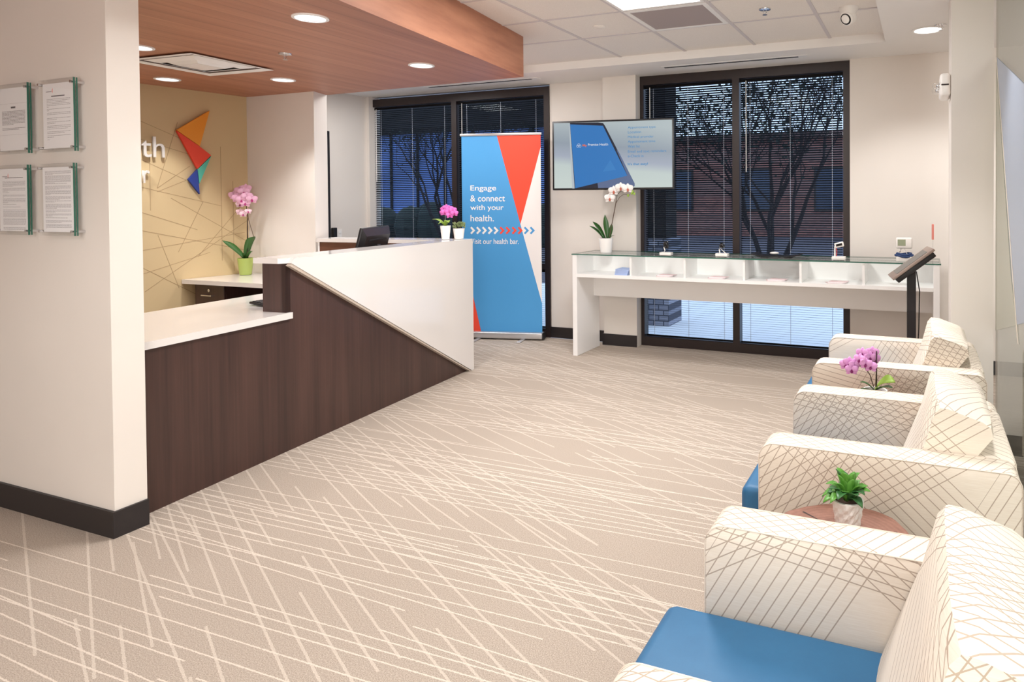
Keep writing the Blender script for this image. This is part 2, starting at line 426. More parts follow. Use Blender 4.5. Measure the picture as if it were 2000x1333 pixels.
def spot(parent, loc, power, size=100, blend=0.5, col=WARM, rad=0.07, rot=(0, 0, 0)):
    l = bpy.data.lights.new('lamp_light', 'SPOT'); l.energy = power; l.spot_size = R(size); l.spot_blend = blend; l.color = col; l.shadow_soft_size = rad
    o = bpy.data.objects.new('lamp_light', l); COL.objects.link(o); o.parent = parent
    o.location = XF[parent].inverted() @ Vector(loc); o.rotation_euler = rot
    return o
# ------------------------------------------------------------------ room shell
ZT, ZS, ZW = 2.67, 2.60, 2.362
sbox('floor', M['carpet'], -7.2, 3.0, -3.2, 6.03, -0.06, 0)
struct(MB().box(-7.2, -0.26, -3.2, 5.43, ZT, ZT + 0.05).build('ceiling', M['tile']))
struct(MB().box(-0.26, 3.0, -3.2, 6.14, ZS, ZT + 0.05).box(-7.2, -0.26, 5.43, 6.14, ZS, ZT + 0.05).build('ceiling', M['soffit']))
cb = struct(MB().prism([(-2.845, 4.467, ZW), (-4.92, 4.53, ZW), (-6.6, 4.53, ZW), (-6.6, -0.5, ZW), (-2.12, -0.5, ZW)], (0, 0, ZT - ZW)).build('ceiling', [M['cwood'], M['cfascia']]))
for f in cb.data.polygons: f.material_index = 0 if abs(f.normal.z) > .5 else 1
g = MB()
for x in (-2.46, -1.862, -1.266, -0.67): g.box(x - 0.012, x + 0.012, -3.0, 5.43, ZT - 0.005, ZT + 0.002)
for y in (4.69, 4.115, 3.54, 2.965, 2.39, 1.815, 1.24, 0.665, 0.09, -0.485): g.box(-4.6 if y > 4.5 else -2.9, -0.26, y - 0.012, y + 0.012, ZT - 0.004, ZT + 0.001)
struct(g.build('trim_1', M['tbar']))
# back (window) wall
struct(MB().box(-0.575, 3.0, 5.99, 6.14, 0, ZS).build('wall_back', M['wall']))
struct(MB().box(-2.885, -2.535, 5.925, 6.14, 0, ZS).box(-3.545, -2.885, 6.05, 6.14, 0, ZS).build('wall_back', M['wall']))
struct(MB().box(-6.6, -5.86, 5.97, 6.14, 0, ZS).box(-6.6, -5.906, 4.53, 5.97, 0, ZS).build('wall_left', M['wall']))
struct(MB().prism([(-5.78, 4.33, 0), (-4.862, 4.33, 0), (-4.93, 4.53, 0), (-5.78, 4.53, 0)], (0, 0, ZW)).build('wall_back', M['wall']))
struct(MB().prism([(-5.968, 1.92, 0), (-5.678, 4.335, 0), (-6.1, 4.335, 0), (-6.3, 1.92, 0)], (0, 0, ZW)).build('wall_left', M['wall_tan']))
struct(MB().box(-7.2, -3.172, 1.788, 1.918, 0, ZW).build('wall_front', M['wall']))
struct(MB().box(0.151, 0.366, 4.15, 4.55, 0, ZS).build('wall_right', M['wall']))
struct(MB().box(2.4, 2.52, -3.2, 6.0, 0, ZS).build('wall_right', M['wall']))
struct(MB().box(-7.2, 2.4, -3.2, -3.08, 0, ZT).build('wall_front', M['wall']))
struct(MB().box(-7.2, -7.08, -3.08, 1.918, 0, ZT).build('wall_left', M['wall']))
def bbox(name, *b): struct(MB().box(*b).build(name, M['base']))
bbox('baseboard_front', -7.0, -3.16, 1.776, 1.788, 0, 0.112); bbox('baseboard_front', -3.172, -3.16, 1.788, 1.918, 0, 0.112)
bbox('baseboard_back', -3.545, -2.897, 6.038, 6.05, 0, 0.11); bbox('baseboard_back', -2.897, -2.535, 5.913, 5.925, 0, 0.11)
bbox('baseboard_back', -2.897, -2.885, 5.925, 6.05, 0, 0.11)
bbox('baseboard_back', -0.575, 2.4, 5.978, 5.99, 0, 0.11)
bbox('baseboard_right', 0.139, 0.151, 4.138, 4.55, 0, 0.11); bbox('baseboard_right', 0.151, 0.366, 4.138, 4.15, 0, 0.11)
bbox('baseboard_right', 2.388, 2.4, -3.0, 5.978, 0, 0.11)
bbox('baseboard_left', -5.906, -5.894, 5.415, 5.97, 0, 0.11)
# door in the recess behind the desk
d = struct(MB().box(-5.906, -5.86, 5.31, 5.415, 0, 2.16).box(-5.906, -5.86, 4.56, 5.31, 2.09, 2.16).build('door_1', M['black_matte']))
struct(MB().box(-5.906, -5.885, 4.56, 5.31, 0, 2.09).build('door_leaf', M['dwood'], d))
d2 = MB().tube([(-5.885, 5.24, 1.02), (-5.83, 5.24, 1.02), (-5.83, 5.14, 1.02)], 0.009).build('door_handle', M['chrome'], d)

# etched lines of the tan wall covering (surface pattern)
n_ = Vector((0.9929, -0.119, 0)); P0 = Vector((-5.72, 4.0, 0)); tdir = Vector((0.119, 0.9929, 0))
def wallp(yy, z, off=0.0):
    p = P0 + tdir * (yy - 4.0); return Vector((p.x, p.y, z)) + n_ * off
gl = MB()
def groove(a, b, wd=0.0042):
    A, B = wallp(*a), wallp(*b); dd = (B - A).normalized(); s_ = dd.cross(n_) * wd / 2
    gl.prism([A + s_, A - s_, B - s_, B + s_], n_ * 0.0026)
for a, b in (((3.4, 2.10), (3.82, 1.93)), ((3.76, 2.08), (3.60, 1.53)), ((3.45, 1.93), (3.84, 1.82)), ((3.4, 1.80), (3.82, 1.60)), ((3.82, 1.60), (3.6, 1.50)),
             ((3.4, 1.56), (4.1, 1.38)), ((3.55, 1.8), (3.55, 1.35)), ((3.6, 1.53), (3.85, 1.72)), ((3.45, 1.2), (4.3, 0.98)), ((3.4, 1.02), (4.3, 1.14)),
             ((3.75, 1.0), (3.95, 1.42)), ((3.5, 0.7), (4.33, 1.25)), ((4.1, 1.9), (4.1, 0.9)), ((3.9, 0.95), (4.33, 1.45)), ((3.4, 0.95), (3.9, 0.62)), ((4.2, 1.6), (4.2, 0.8)),
             ((3.45, 1.35), (3.9, 1.18)), ((3.7, 1.45), (4.33, 1.05)), ((3.4, 0.82), (4.0, 0.98)), ((3.6, 1.15), (3.75, 0.7))): groove(a, b)
o = gl.build('trim_2', M['groove']); struct(o)

# ------------------------------------------------------------------ windows
def window(name, x0, x1, mx, z0, z1, hz):
    f = MB(); ya, yb = 6.03, 6.13; t = 0.06
    f.box(x0, x0 + t, ya, yb, z0, z1); f.box(x1 - t, x1, ya, yb, z0, z1)
    f.box(x0 + t, x1 - t, ya, yb, z1 - 0.085, z1); f.box(x0 + t, x1 - t, ya, yb, z0, z0 + 0.085)
    f.box(mx - 0.032, mx + 0.032, ya, yb, z0 + 0.085, z1 - 0.085)
    f.box(x0 + t, mx - 0.032, ya, yb, hz, hz + 0.06); f.box(mx + 0.032, x1 - t, ya, yb, hz, hz + 0.06)
    o = struct(f.build(name, M['bronze']))
    for a, b in ((x0 + t, mx - 0.032), (mx + 0.032, x1 - t)):
        for c, e in ((z0 + 0.085, hz), (hz + 0.06, z1 - 0.085)):
            struct(MB().box(a, b, 6.112, 6.118, c, e).build('window_pane', M['pane'], o))
    return o
window('window_1', -5.95, -3.545, -4.73, 0, 2.575, 0.70)
window('window_2', -2.56, -0.575, -1.587, 0, ZS, 0.70)
def blind(label, x0, x1, z0, z1, tau, group, cords=3, wand=True):
    t = thing('window_blind', label, 'blind', (round((x0 + x1) / 2, 3), 6.068, z0), 0, group)
    yc = 6.068; p = 0.0208; wd = 0.0125; th = 0.0005
    MB().box(x0, x1, yc - 0.014, yc + 0.014, z1 - 0.028, z1).build('headrail', M['slat'], t)
    s = MB(); z = z1 - 0.046
    c_, s_ = math.cos(R(tau)), math.sin(R(tau))
    while z > z0 + 0.03:
        s.prism([(x0 + 0.004, yc - wd * c_, z + wd * s_), (x0 + 0.004, yc, z + 0.0016), (x0 + 0.004, yc + wd * c_, z - wd * s_), (x0 + 0.004, yc, z + 0.0009)], (x1 - x0 - 0.008, 0, 0)); z -= p
    s.build('slats', M['slat'], t)
    MB().box(x0 + 0.003, x1 - 0.003, yc - 0.011, yc + 0.011, z0, z0 + 0.014, 0.003, 1).build('bottom_rail', M['slat'], t)
    for k in range(cords):
        x = x0 + (x1 - x0) * (0.1 + 0.8 * k / max(1, cords - 1))
        MB().box(x - 0.0015, x + 0.0015, yc - 0.0022, yc + 0.0002, z0 + 0.014, z1 - 0.028).build('ladder_cord', M['cord'], t)
    if wand: MB().tube([(x0 + 0.06, yc - 0.024, z1 - 0.02), (x0 + 0.06, yc - 0.026, z1 - 0.85)], 0.004, 6).build('tilt_wand', M['plate'], t)
G1 = 'dark slatted blinds on the windows'
blind('dark slatted blind in the upper pane behind the reception desk and monitor', -5.885, -4.768, 0.765, 2.485, 26, G1)
blind('dark slatted blind in the upper pane behind the roll-up banner', -4.692, -3.61, 0.765, 2.485, 26, G1)
blind('dark slatted blind low behind the base of the roll-up banner', -4.692, -3.61, 0.09, 0.695, 14, G1, wand=False)
blind('dark slatted blind in the upper pane partly covered by the television', -2.497, -1.622, 0.765, 2.51, 26, G1)
blind('dark slatted blind in the upper right pane above the display table', -1.552, -0.64, 0.765, 2.51, 26, G1)
blind('dark slatted blind in the left lower pane under the display table', -2.497, -1.622, 0.09, 0.695, 13, G1, wand=False)
blind('dark slatted blind in the right lower pane under the display table', -1.552, -0.64, 0.09, 0.695, 13, G1, wand=False)

# glass partition behind the chairs, with frosted film shapes
gp = struct(MB().box(0.376, 0.386, -0.6, 4.15, 0.055, 2.60).build('window_3', M['part_glass']))
def film(name, pts, m, x=0.3745): struct(MB().prism([(x, y, z) for y, z in pts], (-0.0006, 0, 0)).build(name, m, gp))
film('frosted_film', [(4.1, 2.176), (2.0, 1.565), (2.0, 1.135), (3.226, 0.876), (3.42, 1.07)], M['film_a'])
film('clear_film', [(4.14, 2.16), (3.445, 1.06), (3.25, 0.87), (4.14, 0.684)], M['film_b'])
film('film_stripe', [(4.13, 2.188), (4.10, 2.176), (3.18, 0.80), (3.21, 0.80)], M['film_line'], 0.3735)
struct(MB().box(0.36, 0.402, -0.6, 4.138, 0, 0.055).build('window_channel', M['base'], gp))

# ------------------------------------------------------------------ outdoors
sbox('floor', M['conc'], -40, 30, 6.16, 10.5, -0.2, -0.08); sbox('floor', M['asphalt'], -60, 40, 10.5, 70, -0.2, -0.085)
b = thing('building', 'brick building with dark windows seen beyond the blinds', 'building', (-3.5, 26, -0.08))
MB().box(-11.5, 9, 26, 34, -0.08, 3.7).build('wall', M['brick'], b)
MB().box(-11.8, 9.3, 25.8, 34.3, 3.7, 3.95).build('roof', M['roof'], b)
for k in range(6):
    x = -10.2 + k * 3.2
    f = MB().box(x, x + 1.6, 25.95, 26.05, 0.9, 2.6).build('window', M['bronze'], b)
    MB().box(x + 0.08, x + 1.52, 25.93, 25.96, 0.98, 2.52).build('pane', M['winglass_dark'], f)
c = thing('porch_column', 'stone-based porch column outside the window under the television', 'column', (-2.95, 7.6, -0.08))
MB().box(-3.22, -2.76, 7.4, 7.85, -0.08, 0.95).build('stone_base', M['stone'], c)
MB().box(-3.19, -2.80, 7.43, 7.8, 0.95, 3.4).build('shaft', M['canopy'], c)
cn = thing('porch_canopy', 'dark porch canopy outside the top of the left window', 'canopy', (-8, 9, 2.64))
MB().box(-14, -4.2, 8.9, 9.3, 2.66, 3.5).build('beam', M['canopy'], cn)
for x in (-12.5, -4.6): MB().box(x - 0.15, x + 0.15, 8.95, 9.25, -0.08, 2.66).build('post', M['canopy'], cn)
b = thing('office_block', 'distant blue glazed office block beyond the left window', 'building', (-26, 34, -0.08))
MB().box(-40, -14.5, 34, 40, -0.08, 5.6).build('wall', M['blue_panel'], b)
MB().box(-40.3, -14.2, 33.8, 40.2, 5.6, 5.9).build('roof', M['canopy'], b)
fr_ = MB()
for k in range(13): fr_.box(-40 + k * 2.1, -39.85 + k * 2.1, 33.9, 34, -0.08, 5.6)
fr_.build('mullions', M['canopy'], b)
hd = MB(); rs = random.Random(9)
for k in range(40): hd.ell((-27 + k * 0.42 + rs.uniform(-.1, .1), 19 + rs.uniform(-.4, .4), 0.5), (0.55, 0.6, 0.62 + rs.uniform(0, .3)), 9, 6)
tag(hd.build('hedge', M['foliage']), 'dark clipped hedge outside beyond the left window', 'hedge')
def tree(x, y, h, seed, label, fol):
    rs = random.Random(seed); t = thing('street_tree', label, 'tree', (x, y, -0.08)); tr = MB(); lv = MB()
    def br(p, d, L, r, k):
        pts = [p]; q = p.copy(); dd = d.copy()
        for i in range(3):
            dd = (dd + Vector((rs.uniform(-.16, .16), rs.uniform(-.16, .16), rs.uniform(-.02, .1)))).normalized(); q = q + dd * L / 3; pts.append(q.copy())
        tr.tube(pts, [r, r * .88, r * .76, r * .62], 6 if k > 2 else 4)
        if k <= 1:
            for i in range(fol):
                c = q + Vector((rs.gauss(0, .22), rs.gauss(0, .22), rs.gauss(0, .2))); a = Vector((rs.uniform(-1, 1), rs.uniform(-1, 1), rs.uniform(-1, 1))).normalized() * 0.045
                e = a.cross(Vector((rs.uniform(-1, 1), rs.uniform(-1, 1), 1))).normalized() * 0.028
                lv.poly([c - a, c + e, c + a, c - e])
        if k > 0:
            for j in range(rs.choice((2, 3, 3))):
                a = rs.uniform(0, 6.28); s_ = rs.uniform(.35, .75)
                nd = (dd + Vector((math.cos(a) * s_, math.sin(a) * s_, rs.uniform(-.05, .35)))).normalized()
                br(q if j else pts[2], nd, L * rs.uniform(.62, .85), r * .58, k - 1)
    for j in range(4):
        a = j * 1.6 + rs.uniform(-.3, .3)
        br(Vector((x, y, -0.1)), Vector((math.cos(a) * .38, math.sin(a) * .38, 1)).normalized(), h * .36, 0.058, 5)
    tr.build('trunk', M['bark'], t); tag(lv.build('foliage', M['foliage'], t, recalc=False), kind='stuff')
tree(-11.5, 14.5, 4.6, 3, 'bare branching tree outside the left window', 3)
tree(-2.3, 11.0, 3.6, 11, 'leafy branching tree outside the right window', 3)

# ------------------------------------------------------------------ ceiling fixtures
t = thing('troffer', 'long bright white ceiling troffer in the tile ceiling', 'ceiling light', (-1.564, 3.54, ZT))
MB().box(-1.85, -1.278, 2.96, 2.985, ZT - .008, ZT).box(-1.85, -1.278, 4.08, 4.105, ZT - .008, ZT).box(-1.85, -1.83, 2.985, 4.08, ZT - .008, ZT).box(-1.298, -1.278, 2.985, 4.08, ZT - .008, ZT).build('frame', M['trim_white'], t)
MB().box(-1.83, -1.298, 2.985, 4.08, ZT - .005, ZT).build('lens', M['diff'], t)
t = thing('return_grille', 'grey perforated return air grille beside the bright troffer', 'vent', (-1.55, 4.43, ZT))
MB().box(-1.85, -1.278, 4.127, 4.16, ZT - .008, ZT).box(-1.85, -1.278, 4.645, 4.678, ZT - .008, ZT).box(-1.85, -1.818, 4.16, 4.645, ZT - .008, ZT).box(-1.31, -1.278, 4.16, 4.645, ZT - .008, ZT).build('frame', M['trim_white'], t)
MB().box(-1.818, -1.31, 4.16, 4.645, ZT - .005, ZT).build('perforated_face', M['vent_grey'], t)
def downlight(label, x, y, z, r, power, lampm='lamp', size=110, grp=None, blend=0.6):
    t = thing('recessed_downlight', label, 'ceiling light', (x, y, z), 0, grp)
    MB().lathe([(r, 0), (r, -0.006), (r - 0.014, -0.008), (r - 0.016, -0.004)], (x, y, z), 36, cap=False).build('trim_ring', M['trim_white'], t, True)
    MB().lathe([(r - 0.012, -0.001), (r - 0.03, -0.003), (0.0, -0.0035)], (x, y, z), 36).build('lamp_lens', M[lampm], t, True)
    if power: spot(t, (x, y, z - 0.03), power, size, blend, rad=0.06)
G2 = 'round downlights in the wooden ceiling'
downlight('largest round downlight in the wooden ceiling, nearest the room', -2.918, 2.586, ZW, 0.088, 30, 'lampw', grp=G2)
downlight('round downlight at the far outer corner of the wooden ceiling', -3.241, 3.789, ZW, 0.088, 34, 'lampw', grp=G2)
downlight('round downlight in front of the beige pier under the wooden ceiling', -4.603, 3.819, ZW, 0.088, 56, 'lampw', grp=G2)
downlight('round downlight close to the tan logo wall beyond the air diffuser', -5.379, 3.45, ZW, 0.088, 34, 'lampw', 88, grp=G2, blend=0.35)
downlight('downlight half hidden behind the placard wall end', -4.43, 2.669, ZW, 0.088, 46, 'lampw', grp=G2)
downlight('downlight close above the tan wall, hidden by the placard wall', -5.62, 3.08, ZW, 0.088, 46, 'lampw', 80, grp=G2, blend=.3)
downlight('large round white downlight in the soffit above the display table', 0.035, 5.15, ZS, 0.105, 50, 'lamp', 125)
for y in (3.3, 1.4, -0.4):  # unseen row added over the chairs; nearest one wide, as frontal fill
    l = bpy.data.lights.new('unseen_soffit_lamp', 'SPOT'); l.energy = 74 if y > 0 else 80; l.spot_size = R(84 if y > 0 else 125); l.spot_blend = 0.6; l.color = WARM; l.shadow_soft_size = 0.09
    o = bpy.data.objects.new('unseen_soffit_lamp', l); COL.objects.link(o); o.location = (0.04, y, 2.58)
l = bpy.data.lights.new('wood_ceiling_fill', 'SPOT'); l.energy = 34; l.spot_size = R(120); l.spot_blend = 0.5; l.color = WARM; l.shadow_soft_size = 0.07  # unseen spot added to brighten the placard wall
o = bpy.data.objects.new('wood_ceiling_fill', l); COL.objects.link(o); o.location = (-3.0, 0.55, 2.34)
t = thing('air_diffuser', 'square stepped white air diffuser in the wooden ceiling', 'vent', (-4.575, 3.16, ZW))
dm = Matrix.Translation((-4.575, 3.16, ZW)) @ Matrix.Rotation(R(3), 4, 'Z')
def ringsq(m_, a, b, za, zb, mats, name):
    s = MB(); q = [(-a, -a, za), (a, -a, za), (a, a, za), (-a, a, za)]; p = [(-b, -b, zb), (b, -b, zb), (b, b, zb), (-b, b, zb)]
    for i in range(4): s.poly([dm @ Vector(v) for v in (q[i], q[(i + 1) % 4], p[(i + 1) % 4], p[i])])
    return s.build(name, mats, t, solid=0.002)
ringsq(t, 0.305, 0.255, -0.012, -0.006, M['trim_white'], 'frame')
ringsq(t, 0.225, 0.165, -0.002, -0.016, M['trim_white'], 'louvre')
ringsq(t, 0.14, 0.1, -0.006, -0.022, M['trim_white'], 'louvre')
MB().box(-0.1, 0.1, -0.1, 0.1, -0.024, -0.02, mtx=dm).build('centre_plate', M['trim_white'], t)
MB().box(-0.26, 0.26, -0.26, 0.26, -0.001, 0.001, mtx=dm).build('back_pan', mat('diffuser_shadow', (120, 108, 104), 0.6), t)
def sprinkler(label, x, y, z):
    t = thing('fire_sprinkler', label, 'sprinkler', (x, y, z))
    MB().lathe([(0.04, 0), (0.038, -0.006), (0.015, -0.009)], (x, y, z), 24).build('escutcheon', M['chrome'], t, True)
    MB().tube([(x - .009, y, z - .008), (x - .011, y, z - .022), (x, y, z - .036)], 0.0025, 6).tube([(x + .009, y, z - .008), (x + .011, y, z - .022), (x, y, z - .036)], 0.0025, 6).build('yoke', M['chrome'], t, True)
    MB().lathe([(0.0, -.036), (0.016, -.037), (0.016, -.039), (0, -.039)], (x, y, z), 16).build('deflector', M['chrome'], t, True)
sprinkler('small chrome fire sprinkler in the wooden ceiling', -3.784, 3.157, ZW)
sprinkler('small chrome fire sprinkler hanging from the white tile ceiling', -0.967, 4.44, ZT)
sprinkler('small fire sprinkler beside the large soffit downlight', 0.115, 5.05, ZS)
t = tag(MB().lathe([(0.045, 0), (0.045, -0.004), (0.035, -0.008), (0.0, -0.009)], (-2.175, 4.42, ZT), 28).build('ceiling_speaker_cap', M['tile'], None, True), 'flat round cover plate on the ceiling tile left of the grille', 'cover plate')
def slot(label, x0, x1, y):
    t = thing('slot_diffuser', label, 'vent', ((x0 + x1) / 2, y, ZS))
    MB().box(x0, x1, y - 0.04, y + 0.04, ZS - 0.004, ZS).build('frame', M['trim_white'], t)
    MB().box(x0 + 0.02, x1 - 0.08, y - 0.012, y + 0.016, ZS - 0.006, ZS - 0.003).build('slot', M['slot'], t)
slot('long slot air diffuser above the left window behind the wooden ceiling', -4.80, -3.46, 5.70)
slot('long slot air diffuser above the right window', -2.17, -0.88, 5.69)
# dome camera
t = thing('security_camera', 'white turret security camera on the ceiling tile', 'camera', (-0.45, 4.60, ZT))
cx_, cy_ = -0.45, 4.62
MB().lathe([(0.062, 0), (0.062, -0.012), (0.052, -0.034), (0.047, -0.05)], (cx_, cy_, ZT), 32).build('base', M['plate'], t, True)
MB().ell((cx_, cy_, ZT - 0.062), (0.05, 0.05, 0.05), 24, 16).build('turret', M['plate'], t, True)
ax = Vector((-0.45, -0.75, -0.5)).normalized(); qd = ax.to_track_quat('Z', 'Y').to_matrix().to_4x4()
s = MB().lathe([(0.047, -0.02), (0.047, 0.03), (0.04, 0.036)], (0, 0, 0), 28); bmesh.ops.transform(s.b, matrix=Matrix.Translation((cx_, cy_, ZT - 0.064)) @ qd, verts=s.b.verts); s.build('barrel', M['plate'], t, True)
s = MB().lathe([(0.04, 0.034), (0.036, 0.039), (0, 0.040)], (0, 0, 0), 24); bmesh.ops.transform(s.b, matrix=Matrix.Translation((cx_, cy_, ZT - 0.064)) @ qd, verts=s.b.verts); s.build('lens_face', M['lens'], t, True)
# emergency light on the column
t = thing('emergency_light', 'white emergency light with a round lamp head on the column side', 'emergency light', (0.151, 4.30, 1.99))
MB().box(0.092, 0.1505, 4.18, 4.42, 1.995, 2.125, 0.018, 3).build('housing', M['plate'], t, True)
for y in (4.21, 4.40):
    MB().lathe([(0.0, -.02), (.03, -.018), (.036, 0), (.034, .012), (.0, .02)], (0.088, y, 2.058), 20).build('lamp_head', thin_glass('clear_lamp_%d' % int(y * 100), (.9, .92, .95), 1.5) if 0 else M['acrylic'], t, True)
    MB().ell((0.089, y, 2.058), (.016, .016, .014), 12, 8).build('reflector', M['chrome'], t, True)
MB().box(0.10, 0.14, 4.1765, 4.18, 2.055, 2.062).build('test_button', M['stake'], t)

# ------------------------------------------------------------------ framed notices on the left wall
def placard(label, x0, z0, lines, title, logo):
    x1, z1 = x0 + 0.247, z0 + 0.31; t = thing('glass_notice_frame', label, 'notice frame', (x0 + 0.12, 1.788, z0), 0, 'glass notice frames on the left wall')
    s = MB(); s.box(x0, x1, 1.742, 1.750, z0, z1).box(x0, x1, 1.7525, 1.7585, z0, z1)
    s.b.faces.ensure_lookup_table()
    bmesh.ops.recalc_face_normals(s.b, faces=s.b.faces)
    for f in s.b.faces: f.material_index = 0 if f.normal.x < .5 else 1
    s.build('glass_panel', [M['acrylic'], M['edge']], t, recalc=False)
    px0, px1, pz0, pz1 = x0 + 0.0155, x0 + 0.2315, z0 + 0.0155, z0 + 0.2945
    k = MB().box(px0, px1, 1.7505, 1.7515, pz0, pz1); rs = random.Random(label)
    def bar(m_, xa, xb, za, zb): k.mi = m_; k.poly([(xa, 1.7503, za), (xb, 1.7503, za), (xb, 1.7503, zb), (xa, 1.7503, zb)])
    for (fz, a, b, h) in lines:
        z = pz1 - fz * 0.279; w0 = px0 + a * .216; w1 = px0 + b * .216; xx = w0
        while xx < w1:
            wl = min(rs.uniform(.006, .02), w1 - xx); bar(1, xx, xx + wl, z - h, z); xx += wl + .0022
    if title:
        fz, a, b, h = title; z = pz1 - fz * .279; bar(2, px0 + a * .216, px0 + b * .216, z - h, z)
    if logo:
        z = pz1 - .03; lx = px0 + .066; k.mi = 3
        k.poly([(lx, 1.7503, z), (lx + .006, 1.7503, z + .011), (lx + .005, 1.7503, z - .002)]).poly([(lx, 1.7503, z), (lx + .006, 1.7503, z - .004), (lx + .003, 1.7503, z - .012)])
        bar(1, px0 + .024, lx - .002, z - .006, z - .003)
    k.build('paper_sheet', [M['paper'], M['ink'], M['inkdark'], M['red']], t)
    for x in (x0 + .006, x1 - .012):
        for z in (z0 + .018, z1 - .018):
            MB().tube([(x, 1.788, z), (x, 1.737, z)], 0.006, 12).build('standoff', M['chrome'], t, True)
def para(starts, gap, a=.13, b=.9, h=.0016):
    L = []
    for fz, n, last in starts:
        for i in range(n): L.append((fz + i * gap, a, b if i < n - 1 else last, h))
    return L
placard('upper left glass notice frame, short dark paragraph under a heading', -3.892, 1.638, para([(.37, 11, .5), (.64, 2, .7)], .021, .1, .92, .0026) + [(.25, .02, .98, .0006), (.75, .02, .98, .0006)], (.30, .42, .58, .008), False)
placard('upper right glass notice frame, widely spaced lines and small logo', -3.560, 1.637, para([(.24, 3, .75), (.31, 3, .2), (.39, 2, .2), (.45, 2, .9), (.53, 2, .45), (.59, 2, .4), (.65, 3, .8), (.74, 2, .7), (.80, 2, .35), (.86, 1, .2)], .023), (.19, .28, .72, .004), True)
placard('lower left glass notice frame, dense text with small logo', -3.904, 1.277, para([(.20, 6, .5), (.31, 4, .3), (.38, 1, .35), (.42, 3, .15), (.48, 5, .3), (.57, 1, .6), (.61, 1, .75), (.66, 8, .9), (.80, 7, .9), (.94, 3, .9)], .0155, .12, .93, .0014), (.14, .2, .85, .0025), True)
placard('lower right glass notice frame, full page of grey text', -3.573, 1.277, para([(.06, 4, .35), (.13, 8, .4), (.25, 1, .8), (.29, 4, .55), (.36, 5, .25), (.45, 4, .55), (.52, 2, .4), (.57, 5, .45), (.66, 3, .4), (.72, 3, .3), (.78, 1, .8), (.82, 3, .6), (.88, 5, .1)], .0155, .08, .93, .0014), None, False)

# ------------------------------------------------------------------ wall sign on the tan wall
t = thing('wall_sign', 'brushed metal letters and folded bird logo on the tan wall', 'sign', tuple(wallp(3.9, 1.48)))
def tri(name, pts, m): MB().prism([wallp(y - .022, z, .012) for y, z in pts], n_ * .022).build(name, M[m], t)
ty = lambda y: 4.0 + (y - 4.0) / 0.9929
tri('orange_triangle', [(ty(3.761), 2.012), (ty(4.02), 2.20), (ty(3.937), 1.889)], 'orange')
tri('red_triangle', [(ty(3.761), 2.006), (ty(3.937), 1.886), (ty(4.026), 1.817), (ty(3.915), 1.696)], 'red')
tri('teal_triangle', [(ty(4.026), 1.809), (ty(3.917), 1.694), (ty(3.929), 1.572)], 'teal')
tri('blue_triangle', [(ty(3.915), 1.692), (ty(3.842), 1.605), (ty(3.93), 1.483)], 'dblue')
lx = Matrix(((tdir.x, -n_.x, 0, P0.x), (tdir.y, -n_.y, 0, P0.y), (0, 0, 1, 0), (0, 0, 0, 1)))  # local x along wall, -y out of the wall
inv = XF[t].inverted()
text('Health', (ty(3.10) - 4, ty(3.650) - 4, 1.777, 1.945), -0.032, 0.02, M['letters'], t, 'letters', 0.0, inv @ lx)
text('r', (ty(3.495) - 4, ty(3.541) - 4, 1.571, 1.671), -0.032, 0.02, M['letters'], t, 'letters', 0.0, inv @ lx)
# ------------------------------------------------------------------ reception desk
D0 = Vector((-3.268, 1.96, 0)); TD = Vector((-0.0924, 0.99572, 0)); MD = Vector((-0.99572, -0.0924, 0))   # along the front, inward
def dp(s, z, m=0.0): return D0 + TD * s + MD * m + Vector((0, 0, z))
SL = 2.712
t = thing('reception_desk', 'dark wood reception desk with an angled white front panel and white ledge', 'reception desk', tuple(dp(1.3, 0)))
def dprism(pts, m0, m1): # polygon in (s,z) extruded inward from m0 to m1
    return MB().prism([dp(s, z, m0) for s, z in pts], MD * (m1 - m0))
s_up, s_w = 0.815, 0.845
fp = dprism([(0, 0), (SL - .01, 0), (SL - .01, 0.04), (s_w, 1.066), (s_up, 1.066), (s_up, .752), (0, .752)], 0, 0.03); fp.build('front_panel', M['dwood'], t)
wp = dprism([(s_w - .0, 1.096), (SL + .01, 1.096), (SL + .01, 0.0), (SL - .02, 0.0), (s_w - .022, 1.068)], -0.034, -0.004)
wp.build('white_front_panel', M['quartz'], t)
dprism([(s_w - .016, 1.064), (SL - .03, 0.0), (SL - .045, 0.0), (s_w - .03, 1.054)], -0.030, 0.0).build('panel_edge', M['cream_edge'], t)
# low counter
ct = MB().prism([dp(-.02, .752, -.02), dp(s_up + .027, .752, -.02), dp(s_up + .027, .752, .80), dp(.045, .752, .80)], (0, 0, .035)); ct.build('low_counter', M['quartz'], t)
dprism([(s_up + .027, .752), (SL - .06, .752), (SL - .06, .787), (s_up + .027, .787)], 0.16, 0.80).build('work_surface', M['quartz'], t)
# ledge wall and its end
dprism([(s_up, .787), (s_up + .03, .787), (s_up + .03, 1.066), (s_up, 1.066)], 0.0, 0.165).build('end_panel', M['dwood'], t)
dprism([(s_up + .03, .787), (SL - .01, .787), (SL - .01, 1.066), (s_up + .03, 1.066)], 0.135, 0.165).build('back_panel', M['dwood'], t)
